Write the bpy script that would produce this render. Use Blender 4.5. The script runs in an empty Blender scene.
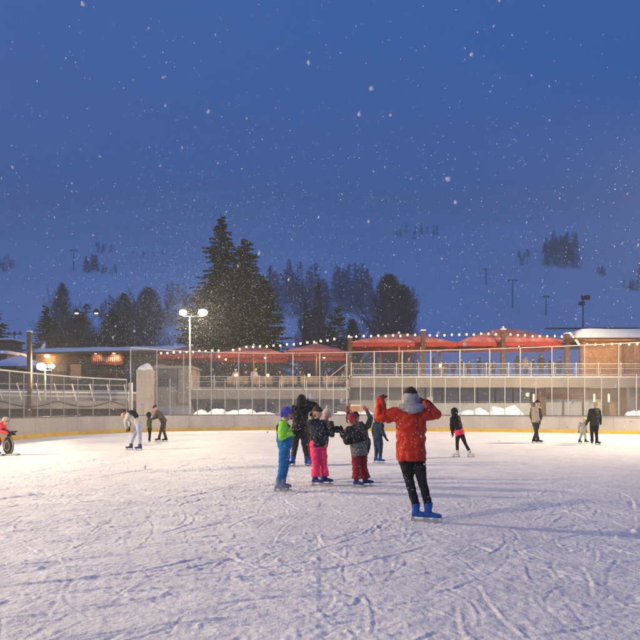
import bpy, bmesh, math, random
import numpy as np
from mathutils import Vector, Matrix, noise as mn
R = math.radians
random.seed(11); RNG = np.random.default_rng(11)
S = bpy.context.scene
C = S.collection
PI = math.pi

# ------------------------------------------------------------------ materials
def new_mat(name):
    m = bpy.data.materials.new(name); m.use_nodes = True
    return m, m.node_tree.nodes, m.node_tree.links, m.node_tree.nodes['Principled BSDF']

def mat(name, col, rough=.7, var=.15, scale=6., metal=0., bump=0., bscale=40., col2=None, emit=None, es=0., spec=.4, sheen=0.):
    m, N, L, B = new_mat(name)
    B.inputs['Roughness'].default_value = rough
    B.inputs['Metallic'].default_value = metal
    B.inputs['Specular IOR Level'].default_value = spec
    if sheen: B.inputs['Sheen Weight'].default_value = sheen
    tc = N.new('ShaderNodeTexCoord')
    nz = N.new('ShaderNodeTexNoise'); nz.inputs['Scale'].default_value = scale; nz.inputs['Detail'].default_value = 5
    L.new(tc.outputs['Object'], nz.inputs['Vector'])
    rp = N.new('ShaderNodeValToRGB'); rp.color_ramp.elements[0].position = .3; rp.color_ramp.elements[1].position = .7
    a = [max(0, c*(1-var)) for c in col]; b = [min(1, c*(1+var)) for c in col]
    if col2: a = list(col); b = list(col2)
    rp.color_ramp.elements[0].color = (*a, 1); rp.color_ramp.elements[1].color = (*b, 1)
    L.new(nz.outputs['Fac'], rp.inputs['Fac']); L.new(rp.outputs['Color'], B.inputs['Base Color'])
    if bump:
        n2 = N.new('ShaderNodeTexNoise'); n2.inputs['Scale'].default_value = bscale; n2.inputs['Detail'].default_value = 4
        L.new(tc.outputs['Object'], n2.inputs['Vector'])
        bp = N.new('ShaderNodeBump'); bp.inputs['Strength'].default_value = bump; bp.inputs['Distance'].default_value = .02
        L.new(n2.outputs['Fac'], bp.inputs['Height']); L.new(bp.outputs['Normal'], B.inputs['Normal'])
    if emit:
        B.inputs['Emission Color'].default_value = (*emit, 1); B.inputs['Emission Strength'].default_value = es
    return m

def glass_mat(name, tint=(.8,.85,.9), opac=.06):
    m, N, L, B = new_mat(name)
    B.inputs['Base Color'].default_value = (*tint, 1); B.inputs['Roughness'].default_value = .15
    B.inputs['Alpha'].default_value = opac; B.inputs['Specular IOR Level'].default_value = .6
    return m

def planks(name, col, freq=7., axis=2, gap=.12, rough=.7):
    m, N, L, B = new_mat(name); B.inputs['Roughness'].default_value = rough
    tc = N.new('ShaderNodeTexCoord'); sp = N.new('ShaderNodeSeparateXYZ'); L.new(tc.outputs['Object'], sp.inputs[0])
    mu = N.new('ShaderNodeMath'); mu.operation = 'MULTIPLY'; mu.inputs[1].default_value = freq; L.new(sp.outputs[axis], mu.inputs[0])
    fr = N.new('ShaderNodeMath'); fr.operation = 'FRACT'; L.new(mu.outputs[0], fr.inputs[0])
    gt = N.new('ShaderNodeMath'); gt.operation = 'GREATER_THAN'; gt.inputs[1].default_value = gap; L.new(fr.outputs[0], gt.inputs[0])
    nz = N.new('ShaderNodeTexNoise'); nz.inputs['Scale'].default_value = 3; nz.inputs['Detail'].default_value = 8; L.new(tc.outputs['Object'], nz.inputs['Vector'])
    rp = N.new('ShaderNodeValToRGB')
    rp.color_ramp.elements[0].color = (*[c*.65 for c in col], 1); rp.color_ramp.elements[1].color = (*[min(1, c*1.3) for c in col], 1)
    rp.color_ramp.elements[0].position = .3; rp.color_ramp.elements[1].position = .7
    L.new(nz.outputs['Fac'], rp.inputs['Fac'])
    mx = N.new('ShaderNodeMix'); mx.data_type = 'RGBA'; mx.inputs[6].default_value = (*[c*.2 for c in col], 1)
    L.new(gt.outputs[0], mx.inputs[0]); L.new(rp.outputs['Color'], mx.inputs[7]); L.new(mx.outputs[2], B.inputs['Base Color'])
    bp = N.new('ShaderNodeBump'); bp.inputs['Distance'].default_value = .02; L.new(gt.outputs[0], bp.inputs['Height']); L.new(bp.outputs['Normal'], B.inputs['Normal'])
    return m

def concrete(name, col, stain=.35, scale=.8):
    m, N, L, B = new_mat(name); B.inputs['Roughness'].default_value = .85
    tc = N.new('ShaderNodeTexCoord'); mp = N.new('ShaderNodeMapping'); mp.inputs['Scale'].default_value = (1, 1, .35); L.new(tc.outputs['Object'], mp.inputs['Vector'])
    nz = N.new('ShaderNodeTexNoise'); nz.inputs['Scale'].default_value = scale; nz.inputs['Detail'].default_value = 9; nz.inputs['Roughness'].default_value = .65
    L.new(mp.outputs[0], nz.inputs['Vector'])
    rp = N.new('ShaderNodeValToRGB'); rp.color_ramp.elements[0].position = .32; rp.color_ramp.elements[1].position = .62
    rp.color_ramp.elements[0].color = (*[c*(1-stain) for c in col], 1); rp.color_ramp.elements[1].color = (*col, 1)
    L.new(nz.outputs['Fac'], rp.inputs['Fac']); L.new(rp.outputs['Color'], B.inputs['Base Color'])
    n2 = N.new('ShaderNodeTexNoise'); n2.inputs['Scale'].default_value = 25; n2.inputs['Detail'].default_value = 5; L.new(tc.outputs['Object'], n2.inputs['Vector'])
    bp = N.new('ShaderNodeBump'); bp.inputs['Strength'].default_value = .3; bp.inputs['Distance'].default_value = .01
    L.new(n2.outputs['Fac'], bp.inputs['Height']); L.new(bp.outputs['Normal'], B.inputs['Normal'])
    return m

M = {}
M['snow'] = mat('snow', (.80,.82,.86), .85, .04, 1.5, bump=.35, bscale=6, spec=.2)
M['hillsnow'] = mat('hill_snow', (.92,.93,.95), .95, .05, .03, spec=.1)
M['board'] = concrete('board_plastic', (.43,.40,.385), .26, .9); M['board'].node_tree.nodes['Principled BSDF'].inputs['Roughness'].default_value = .45
M['kick'] = mat('kick_yellow', (.56,.36,.05), .5, .15, 2)
M['railgrey'] = mat('rail_grey', (.10,.10,.13), .5)
M['steel'] = mat('galvanised_steel', (.42,.42,.42), .45, .1, 10, metal=.6)
M['white'] = mat('white_paint', (.62,.58,.52), .5, .08, 4)
M['glass'] = glass_mat('fence_glass', (.75,.78,.82), .03)
M['net'] = glass_mat('net_mesh', (.35,.34,.33), .06); M['net'].node_tree.nodes['Principled BSDF'].inputs['Roughness'].default_value = .9
M['fascia'] = concrete('fascia_concrete', (.32,.275,.235), .25, .5)
M['conc'] = concrete('wall_concrete', (.40,.38,.36), .35, .7)
M['greypanel'] = concrete('grey_panel', (.36,.37,.40), .2, .5)
M['window'] = mat('dark_window', (.11,.11,.12), .12, .3, 1, spec=.7)
M['roomglow'] = mat('room_glow', (.2,.13,.08), .3, .3, 1.2, emit=(1,.55,.25), es=.12)
M['frame'] = mat('window_frame', (.28,.27,.26), .5)
M['wood'] = mat('brown_wood', (.10,.055,.03), .75, .35, 5, bump=.4)
M['tan'] = planks('tan_planks', (.42,.28,.14), 6, 2)
M['slat'] = planks('slat_screen', (.26,.16,.085), 9, 2, .25)
M['slatv'] = planks('vertical_boards', (.30,.20,.12), 4, 0, .1)
M['dwall'] = planks('dark_boards', (.085,.062,.045), 4, 2, .12)
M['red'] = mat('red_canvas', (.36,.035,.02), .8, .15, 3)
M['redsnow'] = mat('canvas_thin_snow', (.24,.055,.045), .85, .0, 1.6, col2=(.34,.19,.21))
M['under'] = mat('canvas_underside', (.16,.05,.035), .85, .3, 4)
M['black'] = mat('black_metal', (.02,.02,.022), .5)
M['bulb'] = mat('bulb_glow', (1,.8,.5), .4, 0, 1, emit=(1,.44,.12), es=46)
M['flood'] = mat('flood_glow', (1,.9,.7), .4, 0, 1, emit=(1,.80,.42), es=220)
M['lantern'] = mat('lantern_glow', (1,.7,.4), .4, 0, 1, emit=(1,.50,.16), es=22)
M['bark'] = mat('bark', (.06,.045,.035), .9, .4, 6, bump=.5)
M['needle'] = mat('spruce_needles', (.014,.028,.018), .9, .6, .8, col2=(.050,.058,.042), spec=.1)
M['needle2'] = mat('pine_needles', (.020,.036,.020), .9, .6, .8, col2=(.07,.075,.05), spec=.1)
M['twig'] = mat('frosted_twigs', (.06,.065,.08), .9, .5, .5, col2=(.17,.18,.215), spec=.1)
M['twigdark'] = mat('bare_twigs', (.035,.03,.03), .9, .5, .5, col2=(.09,.08,.085), spec=.1)
M['skin'] = mat('skin', (.52,.30,.22), .55, .08, 8)
M['hair'] = mat('hair', (.16,.09,.045), .7, .4, 30, bump=.5)
M['hairfair'] = mat('fair_hair', (.36,.25,.14), .7, .3, 30, bump=.5)
M['eye'] = mat('eye_dark', (.02,.015,.012), .3)
M['blade'] = mat('blade_steel', (.5,.5,.52), .25, .05, 10, metal=1)
M['lace'] = mat('laces', (.45,.45,.5), .8)
M['rubber'] = mat('black_rubber', (.015,.015,.017), .6)

def cloth(name, col, col2=None, rough=.75, scale=9.):
    key = 'c_'+name
    if key not in M:
        M[key] = mat(name, col, rough, .18, scale, bump=.5, bscale=28, col2=col2, spec=.2)
    return M[key]

# ------------------------------------------------------------------ helpers
class MB:
    def __init__(s): s.v = []; s.f = []; s.mi = []
    def quadmesh(s, vs, fs, mi=0):
        n = len(s.v); s.v += [tuple(v) for v in vs]; s.f += [tuple(i+n for i in f) for f in fs]; s.mi += [mi]*len(fs)
    def box(s, c, d, rot=None, mi=0):
        x, y, z = d[0]/2, d[1]/2, d[2]/2
        vs = [Vector((a*x, b*y, e*z)) for a in (-1,1) for b in (-1,1) for e in (-1,1)]
        if rot is not None:
            if not isinstance(rot, Matrix): rot = Matrix.Rotation(rot, 3, 'Z')
            vs = [rot @ v for v in vs]
        c = Vector(c)
        s.quadmesh([v+c for v in vs], [(0,1,3,2),(4,6,7,5),(0,4,5,1),(2,3,7,6),(0,2,6,4),(1,5,7,3)], mi)
        return s
    def tube(s, a, b, r1, r2=None, n=8, cap=True, mi=0):
        a, b = Vector(a), Vector(b); r2 = r1 if r2 is None else r2
        d = (b-a).normalized() if (b-a).length > 1e-9 else Vector((0,0,1))
        u = d.cross(Vector((0,0,1)) if abs(d.z) < .9 else Vector((1,0,0))).normalized(); w = d.cross(u)
        vs = []
        for p, r in ((a, r1), (b, r2)):
            for i in range(n):
                t = 2*PI*i/n; vs.append(p + u*(r*math.cos(t)) + w*(r*math.sin(t)))
        fs = [(i, (i+1) % n, n+(i+1) % n, n+i) for i in range(n)]
        if cap: fs += [tuple(range(n-1, -1, -1)), tuple(range(n, 2*n))]
        s.quadmesh(vs, fs, mi); return s
    def path(s, pts, r, n=6):
        for a, b in zip(pts, pts[1:]): s.tube(a, b, r, r, n)
        return s
    def ball(s, c, r, seg=10, rings=6, mi=0):
        if not hasattr(r, '__len__'): r = (r, r, r)
        c = Vector(c); vs = [c+Vector((0,0,r[2]))]
        for j in range(1, rings):
            ph = PI*j/rings
            for i in range(seg):
                t = 2*PI*i/seg; vs.append(c+Vector((r[0]*math.sin(ph)*math.cos(t), r[1]*math.sin(ph)*math.sin(t), r[2]*math.cos(ph))))
        vs.append(c-Vector((0,0,r[2])))
        fs = [(0, 1+i, 1+(i+1) % seg) for i in range(seg)]
        for j in range(rings-2):
            a = 1+j*seg; b = a+seg
            fs += [(a+i, b+i, b+(i+1) % seg, a+(i+1) % seg) for i in range(seg)]
        a = 1+(rings-2)*seg; e = len(vs)-1
        fs += [(a+(i+1) % seg, a+i, e) for i in range(seg)]
        s.quadmesh(vs, fs, mi); return s
    def loft(s, rings, mi=0):
        """rings: list of (centre, u vector, v vector) ellipses, closed solid"""
        n = 20; vs = []
        for c, u, v in rings:
            for i in range(n):
                t = 2*PI*i/n; vs.append(Vector(c)+Vector(u)*math.cos(t)+Vector(v)*math.sin(t))
        fs = []
        for k in range(len(rings)-1):
            fs += [(k*n+i, k*n+(i+1) % n, (k+1)*n+(i+1) % n, (k+1)*n+i) for i in range(n)]
        fs += [tuple(range(n-1, -1, -1)), tuple(range((len(rings)-1)*n, len(rings)*n))]
        s.quadmesh(vs, fs, mi); return s
    def mesh(s, name, smooth=False):
        me = bpy.data.meshes.new(name); me.from_pydata([tuple(v) for v in s.v], [], s.f); me.update()
        if smooth: me.polygons.foreach_set('use_smooth', [True]*len(me.polygons))
        return me
    def build(s, name, material, parent=None, smooth=False, bevel=0):
        me = s.mesh(name, smooth)
        bm = bmesh.new(); bm.from_mesh(me); bmesh.ops.recalc_face_normals(bm, faces=bm.faces); bm.to_mesh(me); bm.free()
        if smooth: me.polygons.foreach_set('use_smooth', [True]*len(me.polygons))
        for m_ in (material if isinstance(material, (list, tuple)) else [material]): me.materials.append(m_)
        if isinstance(material, (list, tuple)): me.polygons.foreach_set('material_index', s.mi)
        o = bpy.data.objects.new(name, me); C.objects.link(o)
        if parent: o.parent = parent
        if bevel:
            b = o.modifiers.new('bevel', 'BEVEL'); b.width = bevel; b.segments = 2; b.limit_method = 'ANGLE'
        return o

def tag(o, label=None, cat=None, group=None, kind=None):
    if label: o['label'] = label
    if cat: o['category'] = cat
    if group: o['group'] = group
    if kind: o['kind'] = kind
    return o
def thing(name, label, cat, loc=(0,0,0), rz=0, group=None):
    o = bpy.data.objects.new(name, None); C.objects.link(o); o.location = loc; o.rotation_euler = (0,0,rz)
    o.empty_display_size = .2
    return tag(o, label, cat, group)
def copy_tree(o, parent=None):
    c = o.copy(); C.objects.link(c); c.parent = parent
    for ch in list(o.children): copy_tree(ch, c)
    return c
HZ = 408.0
def P(u, v, Y):            # a point of the place seen at photograph coordinates, at depth Y
    return Vector(((u-320)/640*Y, Y, 1.5+(HZ-v)*Y/640))

def remesh(mb, voxel, smooth=2, folds=0., fscale=9., fz=1., seed=0):
    me = mb.mesh('tmp')
    bm = bmesh.new(); bm.from_mesh(me); bmesh.ops.recalc_face_normals(bm, faces=bm.faces); bm.to_mesh(me); bm.free()
    o = bpy.data.objects.new('tmp', me); C.objects.link(o)
    r = o.modifiers.new('r', 'REMESH'); r.mode = 'VOXEL'; r.voxel_size = voxel
    s_ = o.modifiers.new('s', 'SMOOTH'); s_.factor = .5; s_.iterations = smooth
    dg = bpy.context.evaluated_depsgraph_get(); dg.update()
    out = bpy.data.meshes.new_from_object(o.evaluated_get(dg))
    bpy.data.objects.remove(o); bpy.data.meshes.remove(me)
    if folds:
        n = len(out.vertices); nr = [v.normal.copy() for v in out.vertices]
        for i, v in enumerate(out.vertices):
            p = Vector((v.co.x*fscale+seed, v.co.y*fscale, v.co.z*fscale*fz))
            w = Vector((mn.noise(p*.7), mn.noise(p*.7+Vector((9,3,1))), 0))*.8
            d = mn.noise(p+w)
            d = (abs(d)*2-.35)*folds + mn.noise(p*2.7)*folds*.35
            v.co += nr[i]*d
    out.polygons.foreach_set('use_smooth', [True]*len(out.polygons))
    return out
def put(me, name, material, parent):
    me.name = name; me.materials.clear(); me.materials.append(material)
    o = bpy.data.objects.new(name, me); C.objects.link(o); o.parent = parent; return o

# ------------------------------------------------------------------ world, camera, sun
W = bpy.data.worlds.new('World'); S.world = W; W.use_nodes = True
wn, wl = W.node_tree.nodes, W.node_tree.links
sky = wn.new('ShaderNodeTexSky'); sky.sky_type = 'NISHITA'; sky.sun_disc = False
SUN_EL, SUN_ROT = 3.0, 200.0
sky.sun_elevation = R(SUN_EL); sky.sun_rotation = R(SUN_ROT); sky.altitude = 900; sky.air_density = 1.0; sky.dust_density = .3; sky.ozone_density = 6.0
tint = wn.new('ShaderNodeMix'); tint.data_type = 'RGBA'; tint.blend_type = 'MULTIPLY'; tint.inputs[0].default_value = 1
SKY_TINT = (.85, .90, 1.35)
tint.inputs[7].default_value = (*SKY_TINT, 1)
# overcast evening: the veil of snow cloud evens the sky out
veil = wn.new('ShaderNodeMix'); veil.data_type = 'RGBA'; veil.inputs[0].default_value = .85
VEIL = (.54, 1.55, 4.9)
veil.inputs[7].default_value = (*VEIL, 1)
wl.new(sky.outputs[0], tint.inputs[6]); wl.new(tint.outputs[2], veil.inputs[6])
bg = wn['Background']; wl.new(veil.outputs[2], bg.inputs['Color']); bg.inputs['Strength'].default_value = .107

cam = bpy.data.cameras.new('camera'); co = bpy.data.objects.new('camera', cam); C.objects.link(co)
co.location = (0,0,1.5); co.rotation_euler = (R(90),0,0); cam.sensor_width = 36; cam.lens = 36; cam.shift_y = .1375
cam.clip_start = .1; cam.clip_end = 3000
cam.dof.use_dof = True; cam.dof.focus_distance = 11; cam.dof.aperture_fstop = 36/3.8
S.camera = co
S.view_settings.view_transform = 'Standard'; S.view_settings.look = 'None'; S.view_settings.exposure = 0; S.view_settings.gamma = 1
S.cycles.use_denoising = True
S.cycles.max_bounces = 6; S.cycles.diffuse_bounces = 3; S.cycles.glossy_bounces = 2; S.cycles.transparent_max_bounces = 24; S.cycles.volume_bounces = 0
S.cycles.sample_clamp_indirect = 4; S.cycles.volume_step_rate = 4; S.cycles.caustics_reflective = False; S.cycles.caustics_refractive = False

# the last afterglow of the day: very faint, from behind the camera like the Nishita sun
sl = bpy.data.lights.new('sun', 'SUN'); sl.energy = .06; sl.angle = R(20); sl.color = (1,.8,.75)
so = bpy.data.objects.new('sun', sl); C.objects.link(so)
so.rotation_euler = (R(90-SUN_EL-12), 0, R(-SUN_ROT+180) )

# ------------------------------------------------------------------ ground, ice, hill
def catmull(pts, n=8):
    out = []; P_ = [pts[0]]+list(pts)+[pts[-1]]
    for i in range(1, len(P_)-2):
        p0, p1, p2, p3 = [np.array(p, float) for p in P_[i-1:i+3]]
        for k in range(n):
            t = k/n
            out.append(tuple(.5*((2*p1)+(-p0+p2)*t+(2*p0-5*p1+4*p2-p3)*t*t+(-p0+3*p1-3*p2+p3)*t**3)))
    out.append(tuple(pts[-1])); return out
BPTS = [(-14.7,2),(-14.7,10),(-14.6,18),(-14.6,24),(-14.5,29),(-13.4,36.3),(-10,41.0),(-6,43.0),(-2.4,43.4),(5.2,41.8),(11.2,40),(17,37),(22,33),(25,27),(25.8,18),(26,2)]
BL = catmull(BPTS, 16)
seglen = [0]
for a, b in zip(BL, BL[1:]): seglen.append(seglen[-1]+math.dist(a, b))
def along(s):
    s = max(0, min(seglen[-1]-1e-6, s)); i = int(np.searchsorted(seglen, s, side='right'))-1
    t = (s-seglen[i])/(seglen[i+1]-seglen[i]); a, b = BL[i], BL[i+1]
    p = Vector((a[0]+(b[0]-a[0])*t, a[1]+(b[1]-a[1])*t, 0)); d = Vector((b[0]-a[0], b[1]-a[1], 0)).normalized()
    return p, d
def s_at_u(u):       # arc length where the boards stand in direction u
    best = min(np.arange(20, seglen[-1]-5, .05), key=lambda s: abs(320+640*along(s)[0].x/along(s)[0].y-u) if along(s)[0].y > 5 else 1e9)
    return float(best)

def numpy_noise(X, Y, cell, seed):
    rng = np.random.default_rng(seed); n = 257; g = rng.random((n, n))
    x = (X/cell) % (n-1); y = (Y/cell) % (n-1); xi = x.astype(int); yi = y.astype(int); fx = x-xi; fy = y-yi
    fx = fx*fx*(3-2*fx); fy = fy*fy*(3-2*fy)
    return (g[yi, xi]*(1-fx)+g[yi, xi+1]*fx)*(1-fy)+(g[yi+1, xi]*(1-fx)+g[yi+1, xi+1]*fx)*fy-.5

# rink snow material (shared by the trampled near part and the smooth far part)
def rink_material():
    m, N, L, B = new_mat('rink_snow')
    B.inputs['Roughness'].default_value = .62; B.inputs['Specular IOR Level'].default_value = .25
    tc = N.new('ShaderNodeTexCoord')
    def nz(scale, det=6, rough=.6, vec=None, dist=0):
        n = N.new('ShaderNodeTexNoise'); n.inputs['Scale'].default_value = scale; n.inputs['Detail'].default_value = det; n.inputs['Roughness'].default_value = rough; n.inputs['Distortion'].default_value = dist
        L.new(vec or tc.outputs['Object'], n.inputs['Vector']); return n.outputs['Fac']
    def math_(op, a, b=None):
        n = N.new('ShaderNodeMath'); n.operation = op
        for i, x in enumerate((a, b)):
            if x is None: continue
            if isinstance(x, (int, float)): n.inputs[i].default_value = x
            else: L.new(x, n.inputs[i])
        return n.outputs[0]
    big = nz(.35, 4); mid = nz(2.2, 6)
    rp = N.new('ShaderNodeValToRGB')
    rp.color_ramp.elements[0].position = .32; rp.color_ramp.elements[0].color = (.56,.56,.64,1)
    rp.color_ramp.elements[1].position = .62; rp.color_ramp.elements[1].color = (.78,.77,.80,1)
    L.new(math_('ADD', math_('MULTIPLY', mid, .6), math_('MULTIPLY', big, .4)), rp.inputs['Fac'])
    L.new(rp.outputs['Color'], B.inputs['Base Color'])
    vc = N.new('ShaderNodeTexVoronoi'); vc.feature = 'SMOOTH_F1'; vc.inputs['Scale'].default_value = 17; vc.inputs['Smoothness'].default_value = .35; L.new(tc.outputs['Object'], vc.inputs['Vector'])
    chunk = math_('MULTIPLY', math_('SUBTRACT', .6, vc.outputs['Distance']), math_('MULTIPLY', mid, 1.0))
    h = math_('MULTIPLY', nz(5, 8, .65), .5)
    h = math_('ADD', h, math_('MULTIPLY', nz(22, 5, .6), .40)); h = math_('ADD', h, math_('MULTIPLY', nz(70, 3, .6), .08))
    h = math_('ADD', h, math_('MULTIPLY', chunk, .38))
    warpn = N.new('ShaderNodeTexNoise'); warpn.inputs['Scale'].default_value = .45; warpn.inputs['Detail'].default_value = 2; L.new(tc.outputs['Object'], warpn.inputs['Vector'])
    for ang, fr in ((.5, 1.5), (1.9, 1.2), (-.35, 1.8), (2.6, .9)):
        mp = N.new('ShaderNodeMapping'); mp.inputs['Rotation'].default_value = (0,0,ang); mp.inputs['Scale'].default_value = (fr, fr*.10, 1)
        va = N.new('ShaderNodeVectorMath'); va.operation = 'MULTIPLY_ADD'; va.inputs[1].default_value = (3.5,3.5,0)
        L.new(warpn.outputs['Color'], va.inputs[0]); L.new(tc.outputs['Object'], va.inputs[2]); L.new(va.outputs[0], mp.inputs['Vector'])
        vo = N.new('ShaderNodeTexVoronoi'); vo.feature = 'DISTANCE_TO_EDGE'; vo.inputs['Scale'].default_value = 2.2; L.new(mp.outputs[0], vo.inputs['Vector'])
        lt = math_('LESS_THAN', vo.outputs['Distance'], .022)
        h = math_('SUBTRACT', h, math_('MULTIPLY', lt, .20))
    bp = N.new('ShaderNodeBump'); bp.inputs['Strength'].default_value = .75; bp.inputs['Distance'].default_value = .045
    L.new(h, bp.inputs['Height']); L.new(bp.outputs['Normal'], B.inputs['Normal'])
    return m
M['rink'] = rink_material()

NX0, NX1, NY0, NY1, DX = -11.6, 11.6, 1.4, 20.4, .0165
def near_ice():
    nx = int((NX1-NX0)/DX)+1; xs = np.linspace(NX0, NX1, nx); dx = xs[1]-xs[0]
    ys = [NY0]
    while ys[-1] < NY1: ys.append(ys[-1]+max(.014, .0029*ys[-1]))
    ys[-1] = NY1; ys = np.array(ys); ny = len(ys); X, Y = np.meshgrid(xs, ys)
    H = .012*numpy_noise(X, Y, .9, 1)+.010*numpy_noise(X+.3*Y, Y, .33, 2)+.009*numpy_noise(X, Y+.4*X, .035, 12)*np.clip(numpy_noise(X, Y, .5, 13)*5+.3, .0, 1)+.009*numpy_noise(X-.2*Y, Y+.2*X, .14, 3)+.007*numpy_noise(X, Y, .06, 4)*np.clip(numpy_noise(X, Y, .8, 14)*5+.5, .1, 1)
    rng = np.random.default_rng(5); Hf = H.reshape(-1)
    def rows(y): return np.round(np.interp(y, ys, np.arange(ny))).astype(int)
    # arcs and scratches cut by skates, snow pushed up on one side
    for k in range(5600):
        L_ = rng.uniform(.15, 1.1) if rng.random() < .8 else rng.uniform(1, 2.6); rad = rng.uniform(.5, 6)*rng.choice([-1, 1]); a = rng.uniform(0, 2*PI)
        x0 = rng.uniform(NX0, NX1); y0 = rng.uniform(NY0, NY1)
        n = max(4, int(L_/.012)); tt = np.arange(n)*.012; th = a+tt/rad
        px = x0+np.cumsum(np.cos(th))*.012; py = y0+np.cumsum(np.sin(th))*.012
        w = rng.uniform(.009, .017) if rng.random() < .985 else rng.uniform(.025, .04)
        dep = rng.uniform(.006, .0135)*(1 if w < .025 else 1.3); nxv = -np.sin(th); nyv = np.cos(th); side = rng.choice([-1, 1]); rim = rng.uniform(.3, 1.3)
        wob = 1+.6*np.sin(tt*rng.uniform(9, 25)+rng.uniform(0, 6))*rng.random()
        for off in np.arange(-2.6*w, 2.7*w, .010):
            prof = -dep*math.exp(-(off/w)**2*2)+dep*rim*math.exp(-((off*side-1.7*w)/(w*.7))**2)
            ix = np.round((px+nxv*off-NX0)/dx).astype(int); iy = rows(py+nyv*off)
            ok = (ix > 0) & (ix < nx-1) & (iy > 0) & (iy < ny-1)
            flat, first = np.unique((iy*nx+ix)[ok], return_index=True)
            Hf[flat] += prof*.62*(wob[ok][first] if prof > 0 else 1)
    H = Hf.reshape(ny, nx)
    # clods of shaved snow, denser in drifts
    m = numpy_noise(xs[None, :]*np.ones((ny, 1)), Y, 1.0, 7)
    cnt = 0
    while cnt < 32000:
        x = rng.uniform(NX0+.2, NX1-.2); y = rng.uniform(NY0+.2, NY1-.2); iy = int(rows(y)); ix = int((x-NX0)/dx)
        if rng.random() > .12+max(0, m[iy, ix])*2.4: continue
        cnt += 1; rx = rng.uniform(.012, .036)*rng.uniform(.6, 1.15); ry = rx*rng.uniform(.5, 1.6); hh = rx*rng.uniform(.2, .5)
        i0, i1 = max(0, ix-int(2*rx/dx)-1), min(nx, ix+int(2*rx/dx)+2); j0, j1 = np.searchsorted(ys, y-2*ry), np.searchsorted(ys, y+2*ry)
        d = ((X[j0:j1, i0:i1]-x)/rx)**2+((Y[j0:j1, i0:i1]-y)/ry)**2
        H[j0:j1, i0:i1] += hh*np.clip(1-d, 0, 1)**.7
    K = H.copy(); K[1:-1, 1:-1] = (H[1:-1, 1:-1]*6+H[:-2, 1:-1]+H[2:, 1:-1]+H[1:-1, :-2]+H[1:-1, 2:])/10; H = K
    e = np.minimum(np.minimum(X-NX0, NX1-X), np.minimum(Y-NY0, NY1-Y)); H = H*np.clip(e/1.5, 0, 1)-.004
    n = nx*ny; me = bpy.data.meshes.new('rink_snow_trampled')
    me.vertices.add(n); me.vertices.foreach_set('co', np.stack([X, Y, H], -1).astype(np.float32).ravel())
    i = np.arange(n).reshape(ny, nx); q = np.stack([i[:-1, :-1], i[:-1, 1:], i[1:, 1:], i[1:, :-1]], -1).reshape(-1, 4)
    me.loops.add(q.size); me.loops.foreach_set('vertex_index', q.ravel().astype(np.int32))
    me.polygons.add(len(q)); me.polygons.foreach_set('loop_start', np.arange(0, q.size, 4, dtype=np.int32)); me.polygons.foreach_set('loop_total', np.full(len(q), 4, dtype=np.int32))
    me.update(); me.validate(); me.polygons.foreach_set('use_smooth', [True]*len(me.polygons)); me.materials.append(M['rink'])
    o = bpy.data.objects.new('rink_ice', me); C.objects.link(o); tag(o, kind='structure')
near_ice()
# the rest of the ice: a sheet with a hole where the near part lies
o_ = MB(); z = -.004
XS = [-27, NX0, NX1, 28]; YS = [-8, NY0, NY1, 46]
for i in range(3):
    for j in range(3):
        if i == 1 and j == 1: continue
        o_.quadmesh([(XS[i],YS[j],z),(XS[i+1],YS[j],z),(XS[i+1],YS[j+1],z),(XS[i],YS[j+1],z)], [(0,1,2,3)])
tag(o_.build('rink_ice_outer', M['rink']), kind='structure')
g = MB(); g.quadmesh([(-900,-300,-.14),(900,-300,-.14),(900,1500,-.14),(-900,1500,-.14)], [(0,1,2,3)])
tag(g.build('ground', M['snow']), kind='structure')

def hill_h(x, y):
    y0 = 100+6*math.sin(x*.02)
    t = max(0, y-y0); s = .42*t*(1-math.exp(-t/40))
    s += 7*mn.noise(Vector((x*.008, y*.008, 2)))*min(1, t/80)+1.5*mn.noise(Vector((x*.04, y*.04, 5)))*min(1, t/40)
    if y > 560: s -= (y-560)*.25
    return max(-.2, s-.1)
hv = []; nxh, nyh = 90, 90
for j in range(nyh):
    for i in range(nxh):
        y = 80+(700-80)*(j/(nyh-1))**1.3; x = -560+1120*i/(nxh-1); hv.append((x, y, hill_h(x, y)))
hf = [(j*nxh+i, j*nxh+i+1, (j+1)*nxh+i+1, (j+1)*nxh+i) for j in range(nyh-1) for i in range(nxh-1)]
hm = MB(); hm.quadmesh(hv, hf); tag(hm.build('hill', M['hillsnow'], smooth=True), kind='structure')

# ------------------------------------------------------------------ rink boards and the fences on them
def strip(s0, s1, z0, z1, off, th, step=.5):
    mb = MB(); n = max(2, int((s1-s0)/step)+1); ring = []
    for k in range(n):
        p, d = along(s0+(s1-s0)*k/(n-1)); nn = Vector((-d.y, d.x, 0))
        a = p+nn*off; b = p+nn*(off+th)
        ring.append([(a.x,a.y,z0),(b.x,b.y,z0),(b.x,b.y,z1),(a.x,a.y,z1)])
    vs = [v for r in ring for v in r]; fs = [(0,1,2,3), tuple(4*(n-1)+i for i in (3,2,1,0))]
    for k in range(n-1):
        for i in range(4): fs.append((k*4+i, k*4+(i+1) % 4, (k+1)*4+(i+1) % 4, (k+1)*4+i))
    mb.quadmesh(vs, fs); return mb
ST = seglen[-1]
bd = thing('rink_boards', 'low off-white boards round the far ice edge with a yellow kick strip', 'rink boards', along(s_at_u(300))[0])
def keep(o, par):
    o.parent = par; o.matrix_parent_inverse = Matrix.Translation(-par.location); return o
s = 6.
while s < ST-6:
    keep(strip(s, min(s+2.985, ST), .20, 1.02, 0, .08).build('board_panel', M['board']), bd); s += 3.0
keep(strip(6, ST-6, 0, .20, -.012, .10).build('kick_strip', M['kick']), bd)
keep(strip(6, ST-6, 1.02, 1.065, -.03, .16).build('top_rail', M['railgrey']), bd)

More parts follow.
